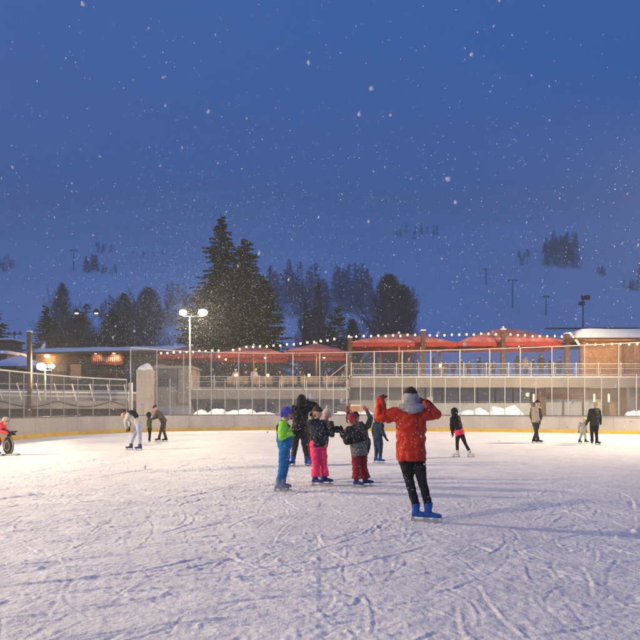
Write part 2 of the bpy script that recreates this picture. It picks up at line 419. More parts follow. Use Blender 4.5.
sL, sM = s_at_u(2)-3, s_at_u(131); sR = s_at_u(655)
def fence_posts(root, s0, s1, z1, n, r, m='steel', z0=1.066):
    for k in range(n+1):
        p, d = along(s0+(s1-s0)*k/n); nn = Vector((-d.y, d.x, 0)); p = p+nn*.05
        keep(MB().tube((p.x,p.y,z0),(p.x,p.y,z1), r, r, 8).build('post', M[m]), root)
fl = thing('glass_fence', 'low see-through fence on the boards of the left bend with a pale top rail', 'fence', along(sL)[0])
fence_posts(fl, sL, sM-.3, 3.2, 11, .028)
keep(strip(sL, sM-.3, 3.2, 3.27, .02, .06).build('top_rail', M['white']), fl)
keep(strip(sL, sM-.3, 2.1, 2.13, .035, .03).build('mid_rail', M['steel']), fl)
keep(strip(sL, sM-.3, 1.07, 3.19, .045, .01).build('glass_panel', M['glass']), fl)
tn = thing('safety_net_fence', 'tall netting fence on slim steel posts along the straight far boards', 'fence', along(sM)[0])
fence_posts(tn, sM, sR, 5.2, 18, .032)
keep(strip(sM, sR, 5.2, 5.245, .03, .04).build('top_cable', M['white']), tn)
keep(strip(sM, sR, 3.35, 5.19, .045, .006).build('net', M['net']), tn)
gf = thing('rink_glass', 'clear glass screens in short metal frames on the far boards below the net', 'glass screen', along(sM)[0])
n = 18
for k in range(n):
    s = sM+(sR-sM)*(k+.5)/n; p, d = along(s); nn = Vector((-d.y, d.x, 0)); p = p+nn*.05
    keep(MB().tube((p.x,p.y,1.066),(p.x,p.y,3.42), .03, .03, 8).build('post', M['steel']), gf)
    keep(strip(sM+(sR-sM)*k/n+.03, sM+(sR-sM)*(k+1)/n-.03, 1.07, 3.3, .04, .012).build('glass_panel', M['glass']), gf)
p, d = along(sM-.1)
wp = thing('white_post', 'thick white post standing behind the boards where the two fences meet', 'post', (p.x-.05,p.y+.35,0))
MB().tube((0,0,0),(0,0,3.0), .12, .12, 14).build('shaft', M['white'], wp, True); MB().tube((0,0,3.0),(0,0,3.06), .14, .12, 14).build('cap', M['snow'], wp, True)

def light(kind, loc, energy, col, size=.15, target=None, angle=120, blend=.6):
    l = bpy.data.lights.new('lamp_light', kind); l.energy = energy; l.color = col
    if kind == 'AREA': l.size = size
    else: l.shadow_soft_size = size
    if kind == 'SPOT': l.spot_size = R(angle); l.spot_blend = blend
    o = bpy.data.objects.new('lamp_light', l); C.objects.link(o); o.location = loc
    if target is not None:
        d = Vector(target)-Vector(loc); o.rotation_euler = d.to_track_quat('-Z', 'Y').to_euler()
    return o
# ------------------------------------------------------------------ terrace building on the right
YB = 50.0
def bx(u0, v0, u1, v1, Y, depth):     # a box whose front face spans those photo coordinates at distance Y
    a = P(u0, v0, Y); b = P(u1, v1, Y)
    return ((a.x+b.x)/2, Y+depth/2, (a.z+b.z)/2), (abs(b.x-a.x), depth, abs(a.z-b.z))
ZT, ZF = 3.88, 3.12
tb = thing('terrace_building', 'long two-level building behind the right half with a wide pale terrace edge', 'building', (17,52,0))
def kb(mb, name, m, par=None, **kw):
    o = mb.build(name, M[m] if isinstance(m, str) else m, **kw)
    p_ = par or tb
    off = p_.location if p_.parent is None else p_.parent.location
    o.parent = p_; o.matrix_parent_inverse = Matrix.Translation(-off); return o
X0, X1 = 2.35, 34.
kb(MB().box(((X0+X1)/2, 56, (ZT+ZF)/2), (X1-X0, 12, ZT-ZF)), 'terrace_slab', 'fascia', bevel=.02)
kb(MB().box(((X0+X1)/2, 55.9, ZT+.05), (X1-X0-.3, 11.6, .1)), 'terrace_snow', 'snow')
for xj in np.arange(X0+3.4, X1, 3.4): pass
YW = 52.0
kb(MB().box(((X0+8.5)/2, YW+.2, ZF/2), (8.5-X0, .4, ZF)), 'concrete_wall', 'conc')
kb(MB().box(((8.5+17.2)/2, YW+.25, .95), (8.7, .3, 1.9)), 'grey_wall', 'greypanel')
kb(MB().box(((8.5+18.2)/2, YW+.55, ZF/2), (9.7, .2, ZF-.006)), 'inner_wall', 'dwall')
k = 0
for x in np.arange(8.5, 17.0, 1.45):
    w = kb(MB().box((x+.72, YW+.22, 2.48), (1.33, .1, 1.1)), 'window', 'window')
    f = MB()
    f.box((x+.03, YW+.14, 2.48), (.07, .08, 1.24)).box((x+.72, YW+.14, 3.06), (1.30, .08, .07)).box((x+.72, YW+.14, 1.91), (1.30, .08, .07))
    o = f.build('frame', M['frame']); o.parent = w; o.matrix_parent_inverse = Matrix.Translation(-tb.location)
for xc in (8.5, 17.6, 24.8, 31):
    kb(MB().box((xc+.35, YW-.25, ZF/2), (.5, .5, ZF-.004)), 'column', 'wood' if xc == 17.6 else 'conc')
kb(MB().box(((18.2+34)/2, YW+2.2, ZF/2), (34-18.2, .3, ZF-.01)), 'back_wall', 'roomglow')  # wall has a faint glow of its own, standing in for room light
# shop-front glazing on the right
for i, x in enumerate(np.arange(18.25, 33, 1.62)):
    w = kb(MB().box((x+.81, YW+.1, 1.55), (1.5, .03, 2.9)), 'window', M['glassw'] if 'glassw' in M else 'glass')
    f = MB().box((x, YW+.06, 1.55), (.09, .12, 3.05)).box((x+.81, YW+.06, .06), (1.52, .12, .1)).box((x+.81, YW+.06, 2.25), (1.52, .11, .06)).box((x+.81, YW+.06, 3.05), (1.52, .12, .1))
    o = f.build('frame', M['frame']); o.parent = w; o.matrix_parent_inverse = Matrix.Translation(-tb.location)
    if i in (0, 1, 2):
        kb(MB().box((x+.81, YW+.35, 1.1), (1.45, .05, 2.2)), 'curtain', 'greypanel')
    if i == 3:
        kb(MB().box((x+.9, YW+.5, 1.05), (.55, .06, 2.1)), 'door_leaf', 'tan')

def railing(root, xs, y, z0, h, m='white', inner=True, lean=0., d=Vector((1,0,0))):
    """posts at xs along d from root; each bay a framed infill"""
    for i, x in enumerate(xs):
        p = d*x+Vector((0,0,z0)); q = p+Vector((0,-lean,h))
        MB().tube(p, q, .045, .045, 8).build('post', M[m], root)
    a, b = d*xs[0], d*xs[-1]
    for k, (zz, r) in enumerate(((h-.12, .03), (h*.55, .02), (.10, .025))):
        o = Vector((0, -lean*zz/h, z0+zz)); MB().tube(a+o, b+o, r, r, 6).build('rail', M[m], root)
    if inner:
        for x0, x1 in zip(xs, xs[1:]):
            f = MB(); q = [(x0+.14, .16), (x1-.14, .16), (x1-.14, h-.30), (x0+.14, h-.30)]
            for (ax, az), (bx_, bz) in zip(q, q[1:]+q[:1]):
                f.tube(d*ax+Vector((0,-.03-lean*az/h,z0+az)), d*bx_+Vector((0,-.03-lean*bz/h,z0+bz)), .014, .014, 5)
            f.build('infill_frame', M[m], root)
            g_ = MB().box(d*((x0+x1)/2)+Vector((0,-.03,z0+h*.42)), ((x1-x0-.3), .008, h*.5)); g_.build('infill_panel', M['glass'], root)
rr = thing('terrace_railing', 'white metal railing with glass infill along the upper right terrace', 'railing', (X0+.1, YB+.12, 0))
railing(rr, list(np.arange(0, 31, 1.76)), 0, ZT+.1, 1.1)

# lower terrace, left of the step
lt = thing('lower_terrace', 'lower pale terrace with basement wall left of the step, above the snow heap', 'building', (-4,52,0))
XL0 = P(190, 400, 50).x
kb(MB().box(((XL0+2.3)/2, 56, 2.55), (2.3-XL0, 12, .72)), 'terrace_slab', 'fascia', lt, bevel=.02)
kb(MB().box(((XL0+2.3)/2, 56, 2.95), (2.3-XL0-.3, 11.6, .08)), 'terrace_snow', 'snow', lt)
kb(MB().box(((XL0+2.3)/2, YW+.2, 1.09), (2.3-XL0, .4, 2.18)), 'basement_wall', 'conc', lt)
for x in (-9.4, -5.3, -1.6, .8):
    kb(MB().box((x+.9, YW-.015, 1.45), (1.5, .05, .8)), 'window', 'window', lt)
rl = thing('terrace_railing', 'white railing along the lower terrace, lit yellow from behind', 'railing', (XL0+.1, YB+.12, 0))
railing(rl, list(np.linspace(0, 2.2-XL0, 8)), 0, 2.95, 1.14, inner=True)
# stepped handrail between the terraces
hr = thing('stair_handrail', 'short sloping white handrail at the step between the two terraces', 'handrail', (.5,50.6,0))
MB().tube((0,0,3.75),(1.5,0,4.95), .03).tube((0,0,2.99),(0,0,3.75), .03).build('sloping_rail', M['white'], hr); MB().tube((0,0,3.7),(1.5,0,3.75), .02).build('lower_rail', M['white'], hr)
MB().tube((1.5,0,3.7),(1.5,0,4.95), .035).build('post', M['white'], hr)

# ------------------------------------------------------------------ big snow-covered parasols
def parasol(label, u0, u1, v_edge, v_peak, Y, zfloor, depth=5.5, val=.22):
    a = P(u0, v_edge, Y); b = P(u1, v_edge, Y); cx = (a.x+b.x)/2; hw = (b.x-a.x)/2; ze = a.z; zp = 1.5+(HZ-v_peak)*(Y+depth/2)/640
    r = thing('parasol', label, 'parasol', (cx, Y+depth/2, zfloor), 0, 'big red parasols over the terraces')
    hd = depth/2; H = zp-zfloor; E = ze-zfloor
    # canopy: a pyramid with slightly sagging faces, scalloped by its ribs
    def skin(dz, k=1.0):
        vs = []; n = 9; m = 40
        for i in range(n):
            t = i/(n-1)
            for j in range(m):
                s_ = j/m*4; q = int(s_); f = s_-q
                cs = [(-1,-1),(1,-1),(1,1),(-1,1)]; A, B_ = cs[q], cs[(q+1) % 4]
                x = (A[0]+(B_[0]-A[0])*f)*hw*t*k; y = (A[1]+(B_[1]-A[1])*f)*hd*t*k
                sag = -.06*math.sin(PI*f)*math.sin(PI*t)+.10*math.sin(PI*t)*(H-E)
                vs.append((x, y, H+(E-H)*t+sag+dz(t, x, y)))
        fs = [(i*m+j, i*m+(j+1) % m, (i+1)*m+(j+1) % m, (i+1)*m+j) for i in range(n-1) for j in range(m)]
        return vs, fs, m, n
    vs, fs, m, n = skin(lambda t, x, y: 0)
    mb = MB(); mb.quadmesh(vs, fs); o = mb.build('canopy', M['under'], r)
    so_ = o.modifiers.new('t', 'SOLIDIFY'); so_.thickness = .02
    vs, fs, m, n = skin(lambda t, x, y: .05+.07*(1-t)+.10*abs(mn.noise(Vector((x*.6+cx, y*.8, 0))))*(1-t**4), .995)
    mb = MB(); mb.quadmesh(vs, fs); mb.build('snow_cover', M['redsnow'], r, True)
    v = MB()
    for (ax, ay), (bx_, by) in (((-1,-1),(1,-1)),((1,-1),(1,1)),((1,1),(-1,1)),((-1,1),(-1,-1))):
        nseg = 28
        for i in range(nseg):
            f0, f1 = i/nseg, (i+1)/nseg
            p0 = Vector(((ax+(bx_-ax)*f0)*hw*1.003, (ay+(by-ay)*f0)*hd*1.003, 0)); p1 = Vector(((ax+(bx_-ax)*f1)*hw*1.003, (ay+(by-ay)*f1)*hd*1.003, 0))
            sc = .5+.5*abs(math.sin(f0*nseg*PI/4)); s1_ = .5+.5*abs(math.sin(f1*nseg*PI/4))
            v.quadmesh([p0+Vector((0,0,E+.04)), p1+Vector((0,0,E+.04)), p1+Vector((0,0,E-val-.08*s1_)), p0+Vector((0,0,E-val-.08*sc))], [(0,1,2,3)])
    o = v.build('valance', M['red'], r); so_ = o.modifiers.new('t', 'SOLIDIFY'); so_.thickness = .02
    MB().tube((0,0,0),(0,0,H), .09, .07, 10).build('pole', M['wood'], r)
    for sx in (-1, 1):
        for sy in (-1, 1): MB().tube((0,0,H-.15), (sx*hw*.97, sy*hd*.97, E-.02), .03, .025, 5).build('rib', M['wood'], r)
    MB().ball((0,0,H+.12), (.12,.12,.18)).build('finial', M['snow'], r, True)
    return r
parasol('snow-dusted red parasol above the red-jacketed skater, left one on the upper terrace', 349, 457, 343, 335, 51, ZT+.1)
parasol('wide red parasol with the highest snowy peak, next to the slatted pavilion', 458, 568, 342.5, 329.5, 51, ZT+.1)
parasol('red parasol right beside the tall spruces, left one over the lower terrace', 216, 284, 354, 347, 51, 2.99)
parasol('red parasol by the stepped handrail over the lower terrace', 284, 348, 352, 345.5, 51, 2.99)
parasol('snowy parasol at the left end of the lower terrace behind the floodlight mast', 158, 214, 355, 347.5, 54, 2.99, 5)

# wooden posts that carry the strings of bulbs
for u, v, Y, lab in ((423,331,50.6,'brown wooden post rising through the gap of the first parasol, upper terrace'), (503,330,50.6,'brown wooden post in front of the widest red parasol'), (350,338,50.8,'thick brown post at the left end of the upper terrace'), (567,334,50.7,'brown post at the corner of the slatted pavilion'), (380,352,53,'thin dark post far back under the first upper parasol'), (439,352,53,'thin dark post back under the gap between the upper parasols')):
    b = P(u, v, Y); t = thing('wooden_post', lab, 'post', (b.x, Y, ZT+.1))
    w = .34 if Y < 51 else .22
    MB().box((0,0,(b.z-ZT-.1)/2), (w, w, b.z-ZT-.1)).build('shaft', M['wood'], t, bevel=.02); MB().box((0,0,b.z-ZT-.1+.05), (w+.06, w+.06, .1)).build('snow_cap', M['snow'], t, bevel=.03)

# ------------------------------------------------------------------ strings of bulbs
BULBPTS = []
def string(label, pts, every, Y, sag=.0):
    """pts in photo coordinates of the bulbs' line; bulbs every so many px"""
    W_ = [P(u, v, Y) for u, v in pts]
    r = thing('string_lights', label, 'string lights', tuple(W_[0]), 0, 'strings of warm bulbs over the terraces')
    L_ = [0]
    for a, b in zip(W_, W_[1:]): L_.append(L_[-1]+(b-a).length)
    step = every/640*Y; n = int(L_[-1]/step); cab = []
    for k in range(n+1):
        s_ = k*step; i = max(0, min(len(W_)-2, int(np.searchsorted(L_, s_, side='right'))-1)); t = (s_-L_[i])/(L_[i+1]-L_[i])
        p = W_[i].lerp(W_[i+1], t)-W_[0]; p += Vector((0, random.uniform(-.03,.03), random.uniform(-.04,.04)))
        cab.append(p+Vector((0,0,.13)))
        b = MB().ball(p, (.062,.062,.072), 8, 6).build('bulb', M['bulb'], r, True)
        MB().tube(p+Vector((0,0,.06)), p+Vector((0,0,.13)), .03, .02, 6).build('socket', M['black'], b)
    MB().path(cab, .012, 5).build('cable', M['black'], r)
string('long level string of warm bulbs across the whole upper terrace', [(349,336.5),(400,335.6),(424,334.5),(440,335.4),(480,334.2),(503,333.8),(530,336),(562,336.3)], 7.35, 51.2)
string('short steep double string of bulbs at the corner of the slatted pavilion', [(570,333),(575,338.5),(580,346)], 2.4, 49.4)
string('string of bulbs along the eave of the slatted pavilion, far right', [(587,344.6),(640,344),(662,344)], 8.4, 49.2)
string('string of bulbs left of the tall spruces beside the floodlight mast', [(161,353),(190,351.8),(222,350.3)], 6.4, 51.2)
string('string of bulbs rising over the left red parasol of the lower terrace', [(219,357),(226,360)], 7.5, 50.4)
string('string of bulbs rising from the spruces to the step between the terraces', [(233,350),(246,347.5),(273,346),(286,344.9),(307,342.5),(335,339.3)], 6.8, 51.2)

# ------------------------------------------------------------------ slatted pavilion, right end of upper terrace
pv = thing('slatted_pavilion', 'brown slatted pavilion with a snow-laden flat roof on the upper terrace, far right', 'pavilion', (26,53,ZT+.1))
def kp(mb, name, m, **kw): return kb(mb, name, m, pv, **kw)
xa = P(581, 345, 51).x; zr = P(600, 340.5, 50).z
kp(MB().box(((xa+38)/2, 51.2, (ZT+.1+zr)/2), (38-xa, .15, zr-ZT-.1)), 'slat_wall', 'slat')
for x in (xa, 24.2, 27.6, 31.2, 35): kp(MB().box((x, 51.05, (ZT+.1+zr)/2), (.16, .16, zr-ZT-.1)), 'post', 'wood')
kp(MB().box((26.2, 51.09, (ZT+.1+zr)/2), (2.2, .08, (zr-ZT)*.9)), 'door', 'slatv')
kp(MB().box(((xa+37)/2-.3, 53.5, zr+.07), (38-xa+1.2, 8.4, .14)), 'roof', 'wood')
sv = MB(); nxs, nys = 60, 14; vs = []
for j in range(nys):
    for i in range(nxs):
        x = xa-.9+(38-xa+1.2)*i/(nxs-1); y = 49.35+8.3*j/(nys-1); ed = min(i, nxs-1-i, j, nys-1-j)
        z_ = zr+.14+(0 if ed == 0 else .62+.10*mn.noise(Vector((x*.5, y*.5, 0)))+.05*min(ed, 3)); 
        if ed == 0: pass
        vs.append((x, y-(.22 if j == 1 else 0)-(.55 if j == 1 else 0), z_))
fs = [(j*nxs+i, j*nxs+i+1, (j+1)*nxs+i+1, (j+1)*nxs+i) for j in range(nys-1) for i in range(nxs-1)]
sv.quadmesh(vs, fs); kp(sv, 'roof_snow', 'snow', smooth=True)
kp(MB().box(((xa+38)/2-.4, 56.5, P(600,328.4,56.5).z), (38-xa+1, .2, .14)), 'roof_parapet', 'black')

for u in (597, 614, 631):      # warm light of the bulbs along the eave
    q = P(u, 344.5, 49.0); light('POINT', (q.x, 49.55, q.z-.15), 110, (1,.50,.16), .08)
# ------------------------------------------------------------------ left: chalet-like building, pillar, seating stand
hb = thing('kiosk_building', 'low pale building with dark windows between the snowy pillar and the floodlight mast', 'building', (-12.5,52,0))
a = P(146, 400, 50); 
kb(MB().box(((a.x+XL0)/2, 52.2, 2.3), (XL0-a.x, 4, 4.6)), 'wall', concrete('beige_render', (.34,.30,.26), .3, .8), hb)
kb(MB().box((P(184,384,50).x, 50.12, 3.2), (.9, .12, 2.7)), 'wall_panel', 'fascia', hb)
for u in (159, 169):
    w = kb(MB().box((P(u+4,377,50).x, 50.15, P(0,377.5,50).z), (.68, .08, 1.35)), 'window', 'window', hb)
    o = MB().box((P(u+4,377,50).x, 50.1, P(0,368.5,50).z), (.8, .1, .08)).box((P(u+4,377,50).x, 50.1, P(0,386.8,50).z), (.8, .1, .08)).build('frame', M['frame']); o.parent = w; o.matrix_parent_inverse = Matrix.Translation(-hb.location)
kb(MB().box(((a.x+XL0)/2, 50.17, .9), (XL0-a.x-.1, .06, 1.5)), 'plinth', 'greypanel', hb)
kb(MB().box(((a.x+XL0)/2, 52.2, 4.7), (XL0-a.x+.3, 4.3, .2)), 'roof', 'frame', hb)

pl = thing('concrete_pillar', 'tall beige concrete pillar with a heap of snow on top behind the stooping skaters', 'pillar', (P(145.5,0,47).x, 47, 0))
zt = P(0, 370, 47).z
MB().box((0,0,zt/2), (1.08, 1.0, zt)).build('shaft', concrete('pillar_render', (.50,.42,.35), .2, 1.1), pl, bevel=.03)
mb = MB().ball((0,0,zt), (.56,.52,.40), 16, 10).ball((.12,0,zt+.28), (.3,.28,.22), 12, 8)
put(remesh(mb, .05, 3, .03, 4), 'snow_heap', M['snow'], pl)

ch = thing('long_chalet', 'long dark wooden restaurant under a snow-covered roof with a lit red sign, left background', 'building', (-18,62,0))
def kc(mb, name, m, **kw): return kb(mb, name, m, ch, **kw)
YC = 62
zr0 = P(0, 350, YC).z
kc(MB().box(((-27.5-13)/2, YC+4, zr0/2), (14.5, 8, zr0-.1)), 'wall', 'dwall')
# gently sloping roof with thick snow: higher on the right
rf = MB(); A = P(30, 352.5, YC-1); B_ = P(188, 349.5, YC-1)
rf.quadmesh([(A.x,YC-1.2,A.z),(B_.x,YC-1.2,B_.z),(B_.x,YC+9,B_.z+.5),(A.x,YC+9,A.z+.5),(A.x,YC-1.2,A.z-.22),(B_.x,YC-1.2,B_.z-.22),(B_.x,YC+9,B_.z+.2),(A.x,YC+9,A.z+.2)], [(0,1,2,3),(7,6,5,4),(0,4,5,1),(1,5,6,2),(2,6,7,3),(3,7,4,0)])
kc(rf, 'roof', 'wood')
rs = MB(); vs = []; nxs, nys = 50, 10
for j in range(nys):
    for i in range(nxs):
        t = i/(nxs-1); x = A.x+(B_.x-A.x)*t; zb = A.z+(B_.z-A.z)*t; y = YC-1.2+10.2*j/(nys-1); ed = min(i, nxs-1-i, j, nys-1-j)
        vs.append((x, y, zb+.5*j/(nys-1)+.004+(0 if ed == 0 else .42+.08*mn.noise(Vector((x*.4, y*.4, 3))))))
rs.quadmesh(vs, [(j*nxs+i, j*nxs+i+1, (j+1)*nxs+i+1, (j+1)*nxs+i) for j in range(nys-1) for i in range(nxs-1)]); kc(rs, 'roof_snow', 'snow', smooth=True)
for u in (62, 76, 130, 145, 160):
    w = kc(MB().box((P(u,0,YC).x, YC-.04, P(0,372,YC).z), (1.0, .06, 1.5)), 'window', 'roomglow' if u in (76,160) else 'window')
# the sign
sg = thing('lit_sign', 'dark red sign board with two warm spotlights under the roof of the long chalet', 'sign', tuple(P(107,358,YC-.2)))
MB().box((0,0,-.1), (3.1,.1,1.15)).build('board', mat('sign_red', (.16,.045,.03), .5, .2, 3), sg, bevel=.02)
mb = MB(); random.seed(4)
for i in range(15):
    mb.box((-1.25+i*.18,-.07,-.14+random.uniform(-.04,.04)), (.05,.03,random.uniform(.28,.50)))
mb.build('lettering', mat('sign_letters', (.75,.62,.55), .5), sg)
for x in (-.95, .8):
    l = MB().box((x,-.45,.62), (.34,.3,.16)).tube((x,-.3,.66),(x,0,.66), .03).build('spot_lamp', M['black'], sg)
    MB().ball((x,-.45,.46), (.15,.13,.12)).build('bulb', M['lantern'], l, True)
el = thing('eave_lamp', 'single warm lamp under the left end of the long chalet roof beside the pale tent', 'lamp', tuple(P(47.5,357.5,YC-.3)))
MB().box((0,-.1,.32), (.5,.3,.12)).tube((0,-.1,.3),(0,.25,.3), .04).build('shade', M['black'], el); MB().ball((0,-.1,.12), (.26,.2,.17)).build('bulb', M['lantern'], el, True)
light('POINT', (el.location.x, el.location.y-.35, el.location.z-.2), 220, (1,.50,.16), .12)
LIGHTS = []
sgl = sg.location
WARM = (1,.58,.26)
for x in (-.95, .8): light('SPOT', (sgl.x+x, sgl.y-.62, sgl.z+.40), 260, WARM, .06, (sgl.x+x, sgl.y, sgl.z-.2), 110)

# stand / lower terrace at far left with slanted railings
sd = thing('spectator_stand', 'long beige spectator ledge behind the left bend of the boards', 'stand', (-18,43,0))
A = P(-60, 402, 42); B_ = P(131, 402, 47)
def stand_box(z0, z1, y0, y1):
    d = Vector((B_.x-A.x, 5, 0)); 
    mb = MB(); mb.quadmesh([(A.x,42+y0,z0),(B_.x,47+y0,z0),(B_.x,47+y1,z0),(A.x,42+y1,z0),(A.x,42+y0,z1),(B_.x,47+y0,z1),(B_.x,47+y1,z1),(A.x,42+y1,z1)], [(3,2,1,0),(4,5,6,7),(0,1,5,4),(1,2,6,5),(2,3,7,6),(3,0,4,7)]); return mb
kb(stand_box(1.45, 2.02, 0, 7), 'ledge', 'fascia', sd)
kb(stand_box(0, 1.44, 1.2, 7), 'base_wall', 'dwall', sd)
kb(stand_box(2.03, 2.6, 3.2, 7), 'upper_step', 'conc', sd)
kb(stand_box(2.61, 2.75, 3.1, 7), 'step_snow', 'snow', sd)
dd = Vector((B_.x-A.x, 5, 0)); ln = dd.length; dn = dd.normalized()
sr = thing('stand_railing', 'outward-leaning pale railing on the spectator ledge at the left', 'railing', (A.x, 42.12, 0))
for i in range(int(ln/1.18)+1):
    p = dn*(i*1.18); MB().tube(p+Vector((.1,0,2.02)), p+Vector((-.14,-.2,3.22)), .04, .04, 7).build('post', M['white'], sr)
for zz, o in ((3.15,-.19),(2.75,-.12),(2.35,-.05)):
    MB().tube(Vector((-.1,o,zz)), dn*ln+Vector((-.1,o,zz)), .022, .022, 6).build('rail', M['white'], sr)
gl = MB(); pts = []
for i in range(int(ln/.25)):
    s_ = i*.25; pts.append(dn*s_+Vector((0,-.06, 2.0-.42*abs(math.sin(s_*PI/3.6))**1.0)))
ga = gl.path(pts, .035, 6).build('garland', mat('garland_green', (.04,.05,.03), .9, .4, 9, bump=.8)); ga.location = (A.x, 42, 0)
tag(ga, 'dark garland hanging in swags along the spectator ledge', 'garland')

bp_ = thing('brown_mast', 'square dark brown mast rising beside the left floodlight', 'mast', (P(29.5,0,44).x, 44, 0))
zt = P(0, 332, 44).z; MB().box((0,0,zt/2), (.27,.27,zt)).build('shaft', M['wood'], bp_, bevel=.02); MB().box((0,0,zt+.04), (.31,.31,.08)).build('snow_cap', M['snow'], bp_, bevel=.02)

tt = thing('snowy_tent', 'pale snow-covered pyramid tent behind the brown mast at far left', 'tent', (P(10,0,56).x, 58, 0))
z0_, z1_ = P(0,366,56).z, P(0,354.5,58).z
tm = MB(); hw = 2.2
tm.quadmesh([(-hw,-hw,z0_),(hw,-hw,z0_),(hw,hw,z0_),(-hw,hw,z0_),(0,0,z1_)], [(0,1,4),(1,2,4),(2,3,4),(3,0,4)]); tm.build('roof', M['snow'], tt)
for sx in (-1,1):
    for sy in (-1,1): MB().tube((sx*2.0,sy*2.0,0),(sx*2.0,sy*2.0,z0_+.1), .05).build('pole', M['steel'], tt)
MB().box((0,1.9,z0_/2), (3.9,.05,z0_)).build('back_wall', M['dwall'], tt)
sh = thing('storage_hut', 'small dark hut with flat snowy roof cut by the left edge of the photo', 'hut', (P(2,0,70).x, 71, 0))
zz = P(0,342,70).z; MB().box((0,0,zz/2), (2.4,2.4,zz)).build('wall', M['dwall'], sh); MB().box((0,0,zz+.1), (2.8,2.8,.2)).build('roof', M['black'], sh); MB().box((0,0,zz+.3), (2.7,2.7,.2)).build('roof_snow', M['snow'], sh, bevel=.06)
s2 = thing('low_shed', 'long dark shed with snowy roof running out of frame at far left', 'shed', (-29.9,60,0))
zz = P(0,354,58).z; MB().box((-3,0,zz/2), (9,4,zz)).build('wall', M['dwall'], s2); MB().box((-3,0,zz+.15), (9.6,4.6,.3)).build('roof_snow', M['snow'], s2, bevel=.08)

# ------------------------------------------------------------------ floodlights
def flood_mast(name, label, base, zlamp, heads, aim, power, rz=0, angle=140, zb=0, grp=None):
    r = thing(name, label, 'floodlight', (base[0], base[1], zb), 0, grp)
    H = zlamp-zb
    MB().tube((0,0,0),(0,0,H-.25), .09, .055, 10).build('pole', M['steel'], r, True)
    xs = [h[0] for h in heads]; MB().tube((min(xs),0,H-.28),(max(xs),0,H-.28), .035).build('crossarm', M['steel'], r)
    for hx, hz, sc in heads:
        c = Vector((hx,0,H+hz)); d = (Vector(aim)-(Vector((base[0],base[1],zb))+c)).normalized()
        q = d.to_track_quat('-Y', 'Z').to_matrix()
        hd = MB().box((0,.10,0), (.62*sc,.16,.46*sc)).box((0,.24,0), (.36*sc,.14,.26*sc)); hd.v = [tuple(q @ Vector(v)+c) for v in hd.v]
        ho = hd.build('lamp_head', M['black'], r, bevel=.02)
        ln_ = MB().ball((0,.0,0), (.30*sc,.06,.22*sc), 14, 8); ln_.v = [tuple(q @ Vector(v)+c) for v in ln_.v]; ln_.build('lens', M['flood'], ho, True)
        light('SPOT', Vector((base[0],base[1],zb))+c+d*.25, power, (1,.785,.47), .22, aim, angle)
    return r
p = P(190, 0, 46)
flood_mast('floodlight_mast', 'slim pole with two blazing floodlights in front of the tall spruces', (p.x, 46), P(0,312.5,46).z, [(-.5,0,.9),(.93,0,1.05)], (-2,30,0), 3300, angle=150)
p = P(44, 0, 46)
flood_mast('floodlight_mast', 'pair of dazzling floodlights low on a short pole beside the brown mast', (p.x+.1, 46), P(0,366.5,46).z, [(-.28,0,1.1),(.45,.02,.7)], (-6,25,0), 2600, angle=150, zb=0)
# masts of the rink that stand outside the photograph: their light is what throws the long shadows to the right
flood_mast('floodlight_mast', 'rink floodlight mast left of the frame', (-19, 15.5), 8.5, [(-.12,0,1),(.5,0,1)], (0,12,0), 10800, angle=150)
flood_mast('floodlight_mast', 'rink floodlight mast right of the frame', (24.5, 28.5), 14, [(-.5,0,1),(.5,0,1)], (8,36,0), 22000, angle=125)
flood_mast('floodlight_mast', 'rink floodlight mast behind the camera', (-19, -4), 13, [(-.5,0,1),(.5,0,1)], (2,12,0), 7000, angle=140)

def far_mast(label, u, vtop, vbase, Y, kind):
    b = P(u, vbase, Y); tpt = P(u, vtop, Y); H = tpt.z-b.z; r = thing('lamp_post' if kind != 'flood' else 'unlit_floodlight', label, 'street lamp' if kind != 'flood' else 'floodlight', tuple(b))
    MB().tube((0,0,-3),(0,0,H-.3), .10, .06, 7).build('pole', M['black'], r)
    if kind == 'double':
        MB().tube((-1.2,0,H-1.0),(1.2,0,H-1.0), .05).build('crossarm', M['black'], r)
        for x in (-1.2, 1.2):
            l = MB().tube((x,0,H-1.1),(x,0,H-.6), .42,.16, 8).build('lamp_head', M['black'], r); MB().tube((x,0,H-1.18),(x,0,H-1.12), .2,.2, 8).build('lens', M['lantern'] if 'lit' in label else M['frame'], l)
        MB().tube((0,0,H-.5),(0,0,H), .5,.1, 8).build('cap', M['black'], r)
    elif kind == 'single':
        MB().tube((-.7,0,H-.6),(.7,0,H-.6), .05).build('crossarm', M['black'], r)
        for x in (-.7,0,.7): MB().tube((x,0,H-.7),(x,0,H-.35), .26,.1, 8).build('lamp_head', M['black'], r)
    else:
        MB().box((.25,-.1,H-.2), (.9,.4,.5)).box((-.2,-.1,H-.9), (.6,.4,.4)).build('lamp_head', M['black'], r)
far_mast('tall lit double lamp post above the roof of the long chalet', 86.5, 304, 356, 78, 'double')
far_mast('dark three-headed lamp post between the kiosk and the tall spruces', 154.5, 324, 356, 80, 'single')
far_mast('dark lamp post near the left edge beside the small fir', 14.5, 329, 356, 80, 'single')
far_mast('unlit flood mast standing behind the snowy pavilion roof', 583, 296, 345, 75, 'flood')

M['pylon'] = mat('hazed_pylon', (.14,.15,.19), .8)  # grey-blue tone puts the fading by haze into the colour
